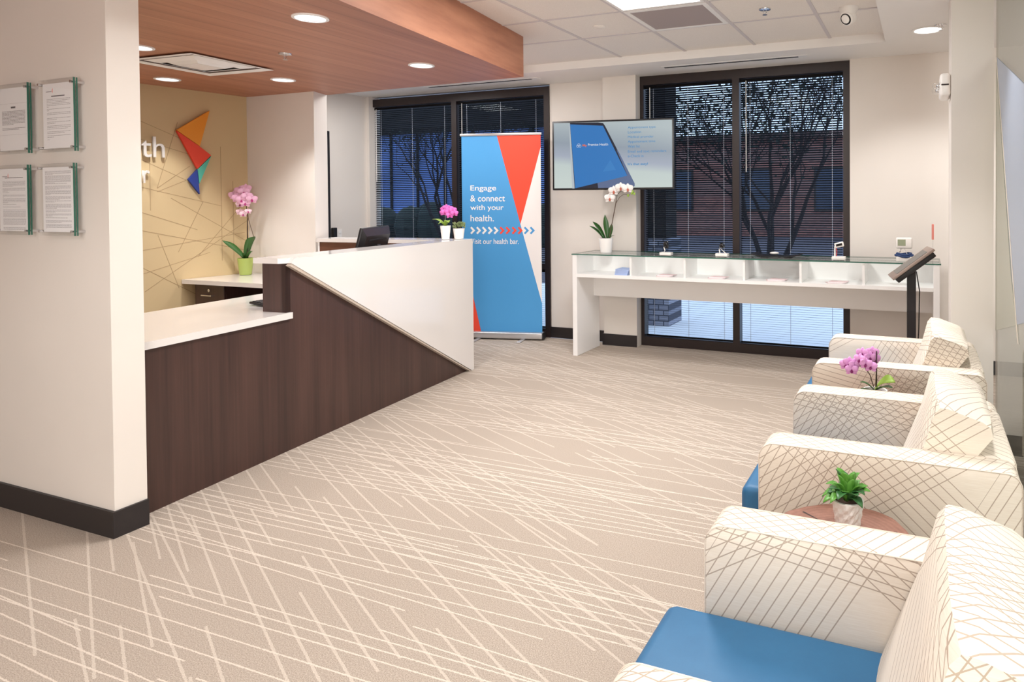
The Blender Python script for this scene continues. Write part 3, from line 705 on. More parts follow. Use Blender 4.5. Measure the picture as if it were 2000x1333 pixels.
# ledge along the front, returning to the pier
EX = 1.345
MB().prism([dp(s, 1.066, m) for s, m in ((s_w - .022, -.004), (s_up - .025, .03), (s_up - .025, .205), (SL - .22, .17), (SL - .22, EX), (SL + .01, EX), (SL + .01, -.004))], (0, 0, 0.03)).build('ledge_top', M['quartz'], t)
MB().prism([dp(SL - .2, .0, .165), dp(SL - .2, .0, EX - .015), dp(SL - .17, .0, EX - .015), dp(SL - .17, .0, .165)], (0, 0, 1.066)).build('return_panel', M['dwood_h'], t)
MB().prism([dp(SL - .205, .0, EX - .015), dp(SL - .205, .0, EX), dp(SL, .0, EX), dp(SL, .0, EX - .015)], (0, 0, 1.066)).build('return_end', M['white'], t)
MB().prism([dp(SL - .04, .0, .03), dp(SL - .04, .0, EX), dp(SL - .005, .0, EX), dp(SL - .005, .0, .03)], (0, 0, 1.066)).build('outer_panel', M['dwood'], t)
dprism([(.06, 0), (.09, 0), (.09, .752), (.06, .752)], .03, .72).build('side_panel', M['dwood'], t)

# keyboard
kx = Matrix.Translation((-3.70, 3.09, .789)) @ Matrix.Rotation(R(84), 4, 'Z') @ Matrix.Rotation(R(3), 4, 'X')
t = thing('keyboard', 'black keyboard on the low white counter', 'keyboard', (-3.70, 3.09, .789))
MB().box(-.21, .21, -.075, .075, 0.002, .018, .006, 2, kx).build('case', M['black'], t, True)
kk = MB()
for r_ in range(5):
    for c_ in range(18): kk.box(-.2 + c_ * .0222, -.2 + c_ * .0222 + .018, -.06 + r_ * .024, -.06 + r_ * .024 + .019, .017, .023, mtx=kx)
kk.build('keys', M['black_matte'], t)
# monitor with its back to the room
mx = Matrix.Translation((-3.885, 3.97, .788)) @ Matrix.Rotation(R(112), 4, 'Z')
t = thing('computer_monitor', 'black computer monitor seen from behind inside the reception desk', 'monitor', (-3.885, 3.97, .788))
tilt = mx @ Matrix.Translation((0, 0.0, .27)) @ Matrix.Rotation(R(14), 4, 'X')
MB().box(-.255, .255, 0, .022, -.165, .165, .006, 2, tilt).build('screen_frame', M['black'], t, True)
s = MB(); q = [(-.22, -.03, -.13), (.22, -.03, -.13), (.22, -.03, .11), (-.22, -.03, .11)]; p = [(-.25, .001, -.16), (.25, .001, -.16), (.25, .001, .16), (-.25, .001, .16)]
qv = [s.b.verts.new(tilt @ Vector(v)) for v in q]; pv = [s.b.verts.new(tilt @ Vector(v)) for v in p]; s._f(qv)
for i in range(4): s._f([qv[i], qv[(i + 1) % 4], pv[(i + 1) % 4], pv[i]])
s.build('rear_cover', M['black'], t)
MB().box(-.16, .16, -.034, -.029, .07, .082, 0, 1, tilt).build('vent_slot', M['slot'], t)
MB().box(-.24, .24, .0215, .0225, -.15, .15, 0, 1, tilt).build('screen', mat('dark_screen', (28, 32, 40), .15), t)
MB().box(-.03, .03, -.06, -.04, 0.01, .3, .005, 1, mx).box(-.03, .03, -.06, .0, .24, .29, 0, 1, mx).build('neck', M['black'], t)
MB().box(-.12, .12, -.13, .07, 0, .012, .004, 1, mx).build('foot', M['black'], t)

# credenza under the logo wall
t = thing('credenza', 'white topped dark wood credenza in the corner by the tan wall', 'credenza', (-5.2, 4.05, 0))
CY = 3.77
MB().prism([(-5.742, CY, .735), (-4.40, CY + .02, .735), (-4.40, 4.328, .735), (-5.676, 4.328, .735)], (0, 0, .035)).build('worktop', M['quartz'], t)
MB().box(-5.66, -5.30, CY + .07, 4.31, 0.03, .735).build('pedestal', M['dwood'], t)
for z0, z1 in ((.05, .38), (.39, .728)):
    dr = MB().box(-5.655, -5.305, CY + .05, CY + .07, z0, z1, .003, 1).build('drawer', M['dwood'], t)
    MB().tube([(-5.54, CY + .05, z1 - .085), (-5.54, CY + .025, z1 - .085), (-5.42, CY + .025, z1 - .085), (-5.42, CY + .05, z1 - .085)], .006, 8).build('handle', M['chrome'], dr)
    if z1 > .5:
        s = MB().lathe([(.012, 0), (.012, .006), (.004, .007), (0, .004)], (0, 0, 0), 16); bmesh.ops.transform(s.b, matrix=Matrix.Translation((-5.48, CY + .05, z1 - .045)) @ Matrix.Rotation(R(90), 4, 'X'), verts=s.b.verts)
        s.build('lock', M['chrome'], dr, True)
MB().box(-4.46, -4.42, CY + .07, 4.31, 0, .735).build('end_panel', M['dwood'], t)
MB().box(-5.30, -4.46, 4.28, 4.31, .2, .735).build('modesty_panel', M['dwood'], t)
# small things on the recess wall
t = tag(MB().box(-5.904, -5.86, 5.455, 5.505, .99, 1.13, .006, 1).build('wall_phone', M['black']), 'small black box on the recess wall by the dark door', 'wall box')
t = thing('wall_outlet', 'white double outlet plate on the recess wall behind the desk', 'outlet', (-5.905, 5.57, 1.04))
MB().box(-5.905, -5.899, 5.535, 5.605, .99, 1.11, .002, 1).build('plate', M['plate'], t)
for z in (1.02, 1.065): MB().box(-5.8985, -5.896, 5.553, 5.587, z, z + .025, .002, 1).build('socket', M['trim_white'], t)

# ------------------------------------------------------------------ plants
def petal(s, c, ax_u, ax_v, nrm, ang, L, W, cup=.12, n=5):
    d = ax_u * math.cos(ang) + ax_v * math.sin(ang); e = nrm.cross(d).normalized(); rows = []
    for i in range(n + 1):
        k = i / n; w_ = W * math.sin(math.pi * (0.08 + 0.86 * k)) ** .8 * .5; p = c + d * L * k + nrm * (cup * L * math.sin(k * 2.4) - .10 * L * k)
        rows.append([s.b.verts.new(p - e * w_ + nrm * w_ * .12), s.b.verts.new(p), s.b.verts.new(p + e * w_ + nrm * w_ * .12)])
    for a, b in zip(rows, rows[1:]):
        s._f([a[0], a[1], b[1], b[0]]); s._f([a[1], a[2], b[2], b[1]])
def flower(parent, c, nrm, size, mp, ml, name='flower', roll=0.0):
    c = Vector(c); nrm = Vector(nrm).normalized(); u = Vector((0, 0, 1)).cross(nrm)
    if u.length < .01: u = Vector((1, 0, 0))
    u.normalize(); v = nrm.cross(u); s = MB()
    a0 = R(90) + roll
    for k, (da, L, W) in enumerate(((0, .5, .34), (R(128), .48, .32), (R(-128), .48, .32), (R(66), .54, .56), (R(-66), .54, .56))):
        petal(s, c + nrm * (.004 if k > 2 else 0), u, v, nrm, a0 + da, size * L, size * W)
    o = s.build(name, M[mp], parent, True, solid=.0008, recalc=False)
    l = MB(); l.ell(c + nrm * size * .10 - v * size * .07, (size * .085, size * .085, size * .115), 10, 6)
    petal(l, c + nrm * size * .05, u, v, nrm, a0 + math.pi, size * .26, size * .2, .5)
    l.build('lip', M[ml], o, True, recalc=False); return o
M['pet_pink'] = mat('pink_petal', (246, 192, 222), .55); M['pet_pale'] = mat('pale_pink_petal', (250, 214, 226), .55)
M['pet_mag'] = mat('magenta_petal', (226, 112, 196), .55); M['pet_lil'] = mat('lilac_petal', (230, 164, 222), .55)
M['pet_white'] = mat('white_petal', (250, 244, 242), .55); M['lip_mag'] = mat('magenta_lip', (176, 40, 120), .5)
M['lip_purple'] = mat('purple_lip', (128, 20, 100), .5); M['lip_rust'] = mat('rust_lip', (186, 96, 74), .5)
CAMV = Vector((0, 0, H))
def pot(parent, c, r0, r1, h, m, seg=36, wob=None, name='pot'):
    MB().lathe([(r0 * .6, .0), (r0, .003), (r0 + (r1 - r0) * .5, h * .5), (r1, h - .004), (r1, h), (r1 - .006, h), (r1 - .008, h * .82), (0, h * .82)], c, seg, wob).build(name, m, parent, seg > 8)
    MB().lathe([(0, h * .885), (r1 - .0095, h * .88), (r1 - .0095, h * .83)], c, 20).build('soil', M['soil'], parent)
def face(c, dx=0, dz=0): # towards the room, slightly turned
    d = CAMV - Vector(c); d.z *= .3; d.normalize(); return d + Vector((dx, 0, dz))
# tall pink orchid on the credenza
B = Vector((-5.545, 4.195, .770)); t = thing('orchid', 'tall pink orchid in a green pot on the credenza by the tan wall', 'orchid', tuple(B))
pot(t, B, .047, .063, .15, M['potg'], 4 * 9)
V = lambda x, z, y=0: B + Vector((x, y, z))
MB().leaf(V(.0, .14), V(.115, .34, .0), .075, .05, .0, (.3, 1, .1)).leaf(V(0, .14), V(-.11, .31, -.13), .05, .02, -.0, (.2, 1, .5)).leaf(V(.01, .14), V(.13, .215, -.03), .03, .02).build('leaves', M['leaf'], t, True, solid=.0025, recalc=False)
MB().tube([V(.02, .14), V(.025, .32), V(.03, .52), V(.02, .62), V(-.02, .68)], .0032, 6).tube([V(.11, .33), V(.07, .43), V(.05, .48), V(.035, .55)], .0025, 6).build('stem', M['stem'], t, True)
MB().tube([V(.032, .14), V(.034, .5)], .0028, 6).build('stake', M['stake'], t)
for x, z, y, sz, m_ in ((-.05, .74, .0, .085, 'pet_pink'), (.02, .73, -.02, .085, 'pet_pink'), (-.09, .70, -.03, .08, 'pet_pink'), (.06, .69, -.02, .08, 'pet_pink'), (.09, .665, 0, .08, 'pet_pink'), (-.03, .675, -.04, .085, 'pet_pink'), (.025, .66, -.045, .085, 'pet_pink'), (.05, .63, -.03, .075, 'pet_pink'), (-.02, .62, -.03, .06, 'pet_pale'), (-.03, .555, -.02, .06, 'pet_pale'), (.02, .535, -.03, .055, 'pet_pale'), (.055, .56, -.01, .05, 'pet_pale'), (-.01, .76, .02, .08, 'pet_pink')):
    flower(t, V(x, z, y), face(V(x, z), random.uniform(-.4, .4), random.uniform(-.2, .2)), sz * 1.12, m_, 'lip_mag')
# little orchid and sedum on the ledge
B = Vector((-3.615, 4.49, 1.096)); t = thing('orchid', 'small magenta orchid in a tapered white pot on the reception ledge', 'orchid', tuple(B))
pot(t, B, .03, .042, .115, M['potw'])
V = lambda x, z, y=0: B + Vector((x, y, z))
MB().leaf(V(0, .11), V(-.13, .165), .045, .02).leaf(V(0, .11), V(.05, .14, -.02), .05, .03).leaf(V(0, .11), V(-.03, .13, -.05), .04, .02).build('leaves', M['leafl'], t, True, solid=.002, recalc=False)
MB().tube([V(.0, .1), V(.02, .17), V(.045, .205), V(.06, .235)], .002, 6).tube([V(.0, .1), V(-.01, .17), V(.0, .225)], .002, 6).build('stem', M['stem'], t, True)
for x, z, y in ((-.01, .245, 0), (.02, .26, -.01), (.0, .22, -.02), (.04, .25, 0), (.05, .225, -.02), (.075, .24, 0), (.06, .2, -.02), (.09, .215, 0), (.02, .225, -.03)):
    flower(t, V(x, z, y), face(V(x, z), random.uniform(-.5, .5), random.uniform(-.2, .3)), .062, 'pet_mag', 'lip_mag')
B = Vector((-3.575, 4.61, 1.096)); t = thing('succulent', 'small grey-green succulent in a round white pot beside the banner', 'potted plant', tuple(B))
pot(t, B, .036, .047, .088, M['potw'])
s = MB(); rs = random.Random(5)
for k in range(60):
    a = rs.uniform(0, 6.28); r_ = .045 * math.sqrt(rs.random()); c = B + Vector((r_ * math.cos(a), r_ * math.sin(a), .09 + rs.uniform(0, .04)))
    d = Vector((math.cos(a) * .6, math.sin(a) * .6, 1)).normalized() * .02
    s.ell(c + d * .5, (.005, .005, .012), 6, 5, d.to_track_quat('Z', 'Y').to_matrix().to_4x4())
s.build('foliage', M['sedum'], t, True)
# white orchid on the display table
ZG = .927
B = Vector((-2.70, 5.60, ZG)); t = thing('orchid', 'white orchid in a white pot on the left end of the display table', 'orchid', tuple(B))
pot(t, B, .052, .067, .135, M['potw'])
V = lambda x, z, y=0: B + Vector((x, y, z))
MB().leaf(V(-.02, .125), V(-.17, .245), .028, .02, 0, (.3, 1, .4)).leaf(V(-.01, .125), V(-.135, .285), .045, .02, 0, (.4, 1, .3)).leaf(V(.02, .125), V(-.02, .35, .02), .05, .0, 0, (1, .3, .1)).leaf(V(.03, .125), V(.06, .27), .04, .0, 0, (1, .2, 0)).leaf(V(.02, .12), V(.085, .16), .02, .01).build('leaves', M['leafd'], t, True, solid=.0025, recalc=False)
MB().tube([V(.03, .12), V(.06, .26), V(.09, .4), V(.105, .47), V(.115, .53), V(.15, .56), V(.18, .575)], [.004] * 4 + [.0028] * 3, 6).tube([V(.1, .45), V(.14, .51), V(.18, .535), V(.24, .53)], .0022, 6).build('stem', M['stem'], t, True)
for x, z in ((.055, .50), (.095, .565), (.165, .595), (.235, .585)): flower(t, V(x, z, -.03), face(V(x, z), .1, -.1), .098, 'pet_white', 'lip_rust')
s = MB()
for x, z in ((.262, .545), (.27, .56), (.285, .54), (.225, .525)): s.ell(V(x, z), (.011, .011, .014), 8, 6)
s.build('buds', M['leafl'], t, True)
# stump tables
def stump(label, x, y, z, r):
    t = thing('stump_table', label, 'side table', (x, y, 0), 0, 'tree stump side tables between the armchairs')
    wb = lambda a, j: 1 + .022 * math.sin(3 * a + x * 9) + .012 * math.sin(7 * a + 1) + .006 * math.sin(17 * a)
    MB().lathe([(r * 1.0, 0), (r * .97, .1), (r * .96, z * .6), (r * .985, z - .012), (r * .97, z - .004)], (x, y, 0), 64, wb).build('trunk', M['stumpbark'], t, True)
    tp = MB().lathe([(r * .965, z - .006), (r * .955, z), (0, z)], (x, y, 0), 64, wb); tp.mi = 1
    for a, r0, r1 in ((R(140), .05, .155), (R(20), .04, .15), (R(255), .05, .14)):
        A = Vector((x + r0 * math.cos(a), y + r0 * math.sin(a), z + .0006)); Bq = Vector((x + r1 * math.cos(a + .06), y + r1 * math.sin(a + .06), z + .0006)); n2 = Vector((-math.sin(a), math.cos(a), 0)) * .0036
        tp.poly([A, Bq - n2, Bq + n2])
    tp.build('top', [M['stumpwood'], M['stake']], t)
stump('reddish tree stump table holding the succulent between the two nearest armchairs', -.2, 1.893, .5, .19)
stump('tree stump table holding the purple orchid between the two farthest armchairs', -.2, 3.055, .5, .165)
# succulent
B = Vector((-.192, 1.925, .502)); t = thing('succulent', 'bright green succulent in a faceted white pot on the stump table', 'potted plant', tuple(B))
MB().lathe([(.026, 0)] + [(.031 + .012 * k / 6, .004 + .075 * k / 6) for k in range(7)] + [(.043, .083), (.037, .083), (.035, .068), (0, .068)], B, 32, lambda a, j: 1 + (.06 * math.cos(8 * a + (math.pi if j % 2 else 0)) if 1 <= j <= 6 else 0)).build('pot', M['potw'], t)
MB().lathe([(0, .073), (.0335, .073), (.0335, .069)], B, 20).build('soil', M['soil'], t)
rs = random.Random(3); s1, s2 = MB(), MB()
for k in range(34):
    a = rs.uniform(0, 6.28); el = rs.uniform(.15, 1.35); L = rs.uniform(.045, .078)
    b0 = B + Vector((.012 * math.cos(a), .012 * math.sin(a), .078 + rs.uniform(0, .03)))
    d = Vector((math.cos(a) * math.cos(el), math.sin(a) * math.cos(el), math.sin(el)))
    (s1 if k % 3 else s2).leaf(b0, b0 + d * L, .026, .008, .016 * (1.3 - el), None, 6, .35)
s1.build('leaves', M['succ'], t, True, solid=.002, recalc=False); s2.build('lower_leaves', M['succd'], t, True, solid=.002, recalc=False)
# purple orchid
B = Vector((-.19, 3.05, .502)); t = thing('orchid', 'purple orchid in a white pot between the two farthest armchairs', 'orchid', tuple(B))
pot(t, B, .038, .052, .088, M['potw'])
V = lambda x, z, y=0: B + Vector((x, y, z))
MB().leaf(V(0, .085), V(.085, .135, -.03), .055, .025, 0, (.3, 1, .6)).build('light_leaf', M['leafl'], t, True, solid=.002, recalc=False)
MB().leaf(V(0, .082), V(.075, .115, -.05), .04, .01).leaf(V(0, .082), V(-.06, .12, -.02), .03, .01).leaf(V(0, .082), V(-.055, .1, -.05), .028, .0).build('leaves', M['leaf'], t, True, solid=.002, recalc=False)
MB().tube([V(-.005, .1), V(-.02, .15), V(-.045, .185), V(-.075, .185), V(-.09, .18)], .0022, 6).tube([V(.003, .1), V(.006, .17), V(.0, .2), V(-.02, .215)], .002, 6).build('stem', M['stem'], t, True)
MB().tube([V(.008, .1), V(.008, .255)], .0022, 6).build('stake', M['stake'], t)
for x, z, y in ((-.05, .24, 0), (-.02, .225, 0), (-.06, .215, -.01), (-.035, .2, -.02), (-.01, .245, .01), (-.085, .19, -.01), (-.105, .195, 0), (-.095, .17, -.02), (-.015, .19, -.02), (-.12, .185, 0), (-.005, .215, .02)):
    flower(t, V(x, z, y), face(V(x, z), random.uniform(-.6, .6), random.uniform(-.2, .3)), .056, 'pet_lil', 'lip_purple')

# ------------------------------------------------------------------ roll-up banner
ang = R(13.2); bl = Vector((-4.395, 5.718, 0))
t = thing('rollup_banner', 'blue, red and white roll-up banner stand reading Engage & connect', 'banner', tuple(bl), ang)
BW, BZ0, BZ1 = .85, .075, 2.075
MB().box(.004, BW - .004, -.001, .001, BZ0, BZ1).build('banner_sheet', M['ban_blue'], t, world=False)
def bu(x, y): return ((x - 55) / 487 * (BW - .008) + .004, BZ0 + (1243 - y) / 1167 * (BZ1 - BZ0))
def bpoly(name, pts, m, dy=0): MB().prism([(bu(*p)[0], -.0012 - dy, bu(*p)[1]) for p in pts], (0, -.0005, 0)).build(name, M[m], t, world=False)
bpoly('red_field', [(275, 76), (542, 76), (542, 150), (415, 604)], 'ban_red'); bpoly('white_field', [(542, 150), (542, 1070), (415, 604)], 'ban_white')
bpoly('red_field', [(55, 752), (165, 1243), (55, 1243)], 'ban_red')
def btext(s_, x0, x1, y0, y1, m='ban_white', b=.007): a, c = bu(x0, y1), bu(x1, y0); text(s_, (a[0], c[0], a[1], c[1]), -.0024, .001, M[m], t, 'banner_lettering', b)
btext('Engage', 108, 268, 372, 412); btext('& connect', 107, 322, 431, 468); btext('with your', 107, 313, 488, 529); btext('health.', 107, 252, 549, 587)
btext('Visit our health bar.', 107, 405, 690, 722, b=.004)
for i, x in enumerate((105, 142, 178, 214, 250, 287, 324, 362, 398, 436, 472)):
    m = 'ban_white' if i < 5 else ('ban_red' if i < 9 else 'ban_blue')
    bpoly('chevron', [(x, 626), (x + 8, 618), (x + 31, 641), (x + 8, 664), (x, 656), (x + 15, 641)], m, .0006)
MB().box(-.01, BW + .006, -.012, .012, BZ1 - .004, BZ1 + .022, .005, 2).build('top_rail', M['alu'], t, True, world=False)
MB().box(-.015, BW + .012, -.06, .05, .012, BZ0, .012, 3).build('base_cassette', M['alu'], t, True, world=False)
MB().box(BW + .0125, BW + .02, -.055, .045, .01, BZ0 + .003, .003, 1).build('end_cap', M['black_matte'], t, world=False)
for x in (.17, .64): MB().box(x, x + .04, -.19, .13, 0, .012, .003, 1).build('foot', M['alu'], t, world=False)
MB().tube([(.42, .02, BZ0), (.42, .02, BZ1)], .008, 8).build('rear_pole', M['alu'], t, world=False)

# ------------------------------------------------------------------ television
TA = R(9.3); TW, TH = 1.155, .64
tc = Vector((-2.633, 5.60, 1.505))
t = thing('television', 'wall-mounted television showing a phone and an appointment list', 'television', tuple(tc), TA)
MB().box(-TW / 2, TW / 2, 0, .05, 0, TH, .006, 2).build('bezel', M['black'], t, True, world=False)
scm = mat('screen_background', (170, 182, 192), .4); nt = NT(scm); x_ = nt.sep(nt.coord('Generated'))
ramp = nt.n('ShaderNodeValToRGB'); nt.link(nt.math('ADD', x_[2], nt.math('MULTIPLY', nt.math('SUBTRACT', x_[0], .5), .18)), ramp.inputs[0])
cr = ramp.color_ramp; cr.elements[0].color = (*lin((205, 218, 214)), 1); cr.elements[0].position = .05; cr.elements[1].color = (*lin((178, 192, 196)), 1); cr.elements[1].position = .97
for p, c in ((.28, (198, 212, 210)), (.42, (166, 176, 194)), (.62, (146, 160, 174))): e = cr.elements.new(p); e.color = (*lin(c), 1)
nt.link(ramp.outputs[0], nt.b.inputs['Emission Color']); nt.b.inputs['Emission Strength'].default_value = .85; nt.b.inputs['Base Color'].default_value = (.02, .02, .02, 1)
def glow(name, rgb, s=.85): m = mat(name, (10, 10, 12), .4, emit=rgb, emis=s); return m
M['s_blue'] = glow('screen_blue', (38, 122, 196)); M['s_blue2'] = glow('screen_blue_light', (52, 132, 202)); M['s_navy'] = glow('screen_navy', (16, 24, 46)); M['s_slate'] = glow('screen_slate', (92, 110, 148)); M['s_text'] = glow('screen_text', (62, 140, 196)); M['s_white'] = glow('screen_white', (236, 240, 242)); M['s_or'] = glow('screen_orange', (240, 110, 50)); M['s_pale'] = glow('screen_pale', (190, 200, 206))
MB().box(-TW / 2 + .018, TW / 2 - .018, -.001, .001, .018, TH - .017).build('screen', scm, t, world=False)
def tu(x, y): # crop pixels -> screen coordinates
    v = (y - (252 + (x - 178) / 1305 * -40)) / (748 + (x - 178) / 1305 * 50); xl = 178 + 27 * v; xr = 1483 + 20 * v
    return (-TW / 2 + .018 + (x - xl) / (xr - xl) * (TW - .036), .016 + (1 - v) * (TH - .03))
def tpoly(name, pts, m, k=1): MB().prism([(tu(*p)[0], -.001 - k * .0006, tu(*p)[1]) for p in pts], (0, -.0005, 0)).build(name, M[m], t, world=False)
tpoly('phone_side', [(350, 250), (362, 250), (436, 1003), (408, 1003)], 's_pale', 1)
tpoly('phone_body', [(360, 250), (680, 246), (735, 254), (757, 285), (1098, 955), (1100, 985), (1075, 1002), (436, 1003)], 's_navy', 1)
tpoly('phone_edge', [(890, 560), (915, 585), (1098, 955), (1100, 985), (1075, 1002), (700, 1003), (690, 940), (1018, 862)], 's_slate', 2)
tpoly('phone_screen', [(365, 268), (735, 285), (1018, 865), (443, 1001)], 's_blue', 3)
tpoly('phone_facet', [(825, 680), (890, 795), (745, 815)], 's_blue2', 4)
def ttext(s_, x0, x1, y0, y1, m='s_text', b=0.0): a, c = tu(x0, y1), tu(x1, y0); text(s_, (a[0], c[0], a[1], c[1]), -.0042, .001, M[m], t, 'screen_lettering', b)
for s_, x0, x1, y0, y1 in (('Appointment type', 1010, 1310, 284, 326), ('Location', 1013, 1153, 342, 374), ('Medical provider', 1014, 1292, 396, 436), ('Appointment time', 1014, 1310, 450, 492), ('Wait list', 1016, 1146, 508, 540), ('Email and text reminders', 1018, 1430, 564, 598), ('e-Check in', 1018, 1186, 620, 652)): ttext(s_, x0, x1, y0, y1)
ttext("It's that easy!", 1020, 1236, 714, 752, b=.02)
ttext('My', 514, 562, 496, 530, 's_or', .02); ttext('Premise Health', 574, 796, 484, 516, 's_white')
cx0, cz0 = tu(471, 512)
s = MB()
for dx, dz, r_ in ((-.011, -.004, .011), (.011, -.004, .011), (0, .006, .012)): s.tube([(cx0 + dx + r_ * math.cos(a * .52), -.0036, cz0 + dz + r_ * math.sin(a * .52)) for a in range(13)], .0012, 4)
s.build('screen_emblem', M['s_white'], t, world=False)
MB().box(-.16, .16, .05, .07, .18, .46, .004, 1).build('mount_plate', M['black_matte'], t, world=False)
MB().tube([(0, .06, .32), (.06, .18, .32), (-.1, .30, .32)], .02, 10).build('mount_arm', M['black_matte'], t, world=False)
MB().box(-.16, -.05, .298, .308, .2, .44).build('wall_plate', M['alu'], t, world=False)
M['piping'] = mat('fabric_piping', (226, 212, 198), 0.85)
# ------------------------------------------------------------------ display table
TX0, TX1, TY0, TY1 = -2.945, .122, 5.404, 5.86
t = thing('display_table', 'long white display table with a glass top and open cubbies', 'display table', ((TX0 + TX1) / 2, 5.63, 0))
for x in (TX0, TX1 - .045): MB().box(x, x + .045, TY0, TY1, 0, .917, .002, 1).build('leg', M['white'], t)
MB().box(TX0 + .045, TX1 - .045, TY0, 5.74, .717, .745).build('shelf', M['white'], t)
MB().box(TX0 + .045, TX1 - .045, 5.74, 5.762, .505, .917).build('back_panel', M['white'], t)
MB().box(TX0 + .045, TX1 - .045, 5.762, TY1, .887, .917).build('top_rail', M['white'], t)
for x in (-2.375, -1.875, -1.36, -.90, -.42): MB().box(x - .009, x + .009, TY0 + .012, 5.74, .745, .915).build('divider', M['white'], t)
s = MB(); s.box(TX0 - .005, TX1 + .008, TY0 - .006, TY1 + .02, .917, .927)
bmesh.ops.recalc_face_normals(s.b, faces=s.b.faces)
for f in s.b.faces: f.material_index = 0 if abs(f.normal.z) > .5 else 1
s.build('glass_top', [M['tglass'], M['edge']], t, recalc=False)
# leaflets in the cubbies
t = thing('leaflet_stack', 'fanned stack of pale blue leaflets in the leftmost cubby', 'leaflets', (-2.46, 5.52, .745))
for k in range(9):
    m = Matrix.Translation((-2.475, 5.53, .745 + k * .0055)) @ Matrix.Rotation(R(-4 + k), 4, 'Z') @ Matrix.Rotation(R(k * .5), 4, 'Y')
    MB().box(-.062, .062, -.09, .09, 0.0003, .005, 0, 1, m).build('leaflet', M['leaflet_blue'], t)
for x, dx, lab in ((-2.09, .07, 'second'), (-1.62, .06, 'third'), (-1.12, .06, 'fourth'), (-.64, .065, 'fifth')):
    t = thing('leaflet_pile', 'small flat pile of pale leaflets in the %s cubby from the left' % lab, 'leaflets', (x, 5.5, .745), 0, 'leaflet piles in the cubbies')
    for k in range(3):
        m = Matrix.Translation((x + k * .012, 5.5 + k * .01, .7453 + k * .004)) @ Matrix.Rotation(R(20 - k * 14), 4, 'Z')
        MB().box(-.07, .07, -.045, .045, 0, .0035, 0, 1, m).build('leaflet', M['leaflet_pink'] if k != 1 else M['paper'], t)
# wearable stands
def stand(label, x, y, kind):
    t = thing('device_stand', label, 'display stand', (x, y, ZG), 0, 'wearables on display stands')
    MB().box(x - .052, x + .052, y - .035, y + .035, ZG + .004, ZG + .03, .004, 2).build('base', M['plate'], t, True)
    MB().box(x - .04, x + .04, y - .028, y + .028, ZG + .0005, ZG + .005).build('base_pad', M['black'], t)
    if kind == 1: pts = [(-.02, .03), (-.012, .045), (-.022, .07), (-.024, .09), (0, .1), (.014, .112), (.012, .125)]
    elif kind == 2: pts = [(-.02, .03), (-.026, .06), (-.022, .095), (.0, .11)]
    else: pts = [(-.03, .03), (-.03, .075), (-.028, .11)]
    MB().tube([(x + a, y, ZG + b) for a, b in pts], .005 if kind < 3 else .007, 8).build('arm', M['plate'], t, True)
    if kind == 2: MB().tube([(x + .03, y, ZG + .03), (x - .015, y, ZG + .07)], .003, 6).build('cable', M['plate'], t)
    if kind < 3:
        s = MB()
        for a in range(17):
            an = a * 2 * math.pi / 16
        s.tube([(x - .002 + .012 * math.cos(a * 2 * math.pi / 14), y + .028 * math.sin(a * 2 * math.pi / 14), ZG + .092 + (.022 if kind == 1 else .012) * math.cos(a * 2 * math.pi / 14 + 1.2)) for a in range(15)], .011, 8, False)
        b_ = s.build('wristband', M['black'], t, True)
        MB().box(x - .008, x + .016, y - .034, y - .022, ZG + .08, ZG + .118, .005, 2).build('watch_face', M['lens'], t, True)
    else:
        m = Matrix.Translation((x + .004, y - .01, ZG + .122)) @ Matrix.Rotation(R(-14), 4, 'Y')
        MB().box(-.036, .036, -.008, .008, -.02, .02, .008, 3, m).build('device', M['plate'], t, True)
        MB().box(-.024, .024, -.0095, -.0075, -.009, .009, 0, 1, m).build('display', M['lens'], t)
        MB().tube([(x - .018, y, ZG + .03), (x - .014, y, ZG + .07), (x - .022, y, ZG + .1)], .0022, 6).build('cable', M['ban_red'], t)
stand('white display stand holding a dark wristband, left of the three stands', -2.06, 5.47, 1)
stand('white display stand holding a dark wristband with a slanted cable, middle stand', -1.567, 5.50, 2)
stand('white display stand holding a white device with a dark display, by the window edge', -.612, 5.49, 3)
# black tray
t = thing('display_tray', 'low black wavy tray on the glass table top', 'tray', (-1.12, 5.6, ZG))
s = MB(); n = 28
for i in range(n):
    for j, (ya, yb) in enumerate(((5.50, 5.70),)):
        x0, x1 = -1.325 + i * .41 / n, -1.325 + (i + 1) * .41 / n
        def zz(x): u = (x + 1.325) / .41; return ZG + .004 + .022 * (abs(u - .5) * 2) ** 3 + .005 * math.sin(u * 22) ** 2
        s.prism([(x0, ya, zz(x0)), (x1, ya, zz(x1)), (x1, ya, zz(x1) + .008), (x0, ya, zz(x0) + .008)], (0, yb - ya, 0))
bmesh.ops.remove_doubles(s.b, verts=s.b.verts, dist=.0001); s.build('plate', M['black'], t)
for x in (-1.22, -1.02): MB().box(x - .03, x + .03, 5.53, 5.67, ZG + .0003, ZG + .006).build('foot', M['black_matte'], t)
t_ = tag(MB().ell((-1.15, 5.62, ZG + .032), (.04, .03, .012), 16, 8).build('smooth_stone', M['plate'], None, True), 'small pale smooth object lying in the black tray', 'ornament')
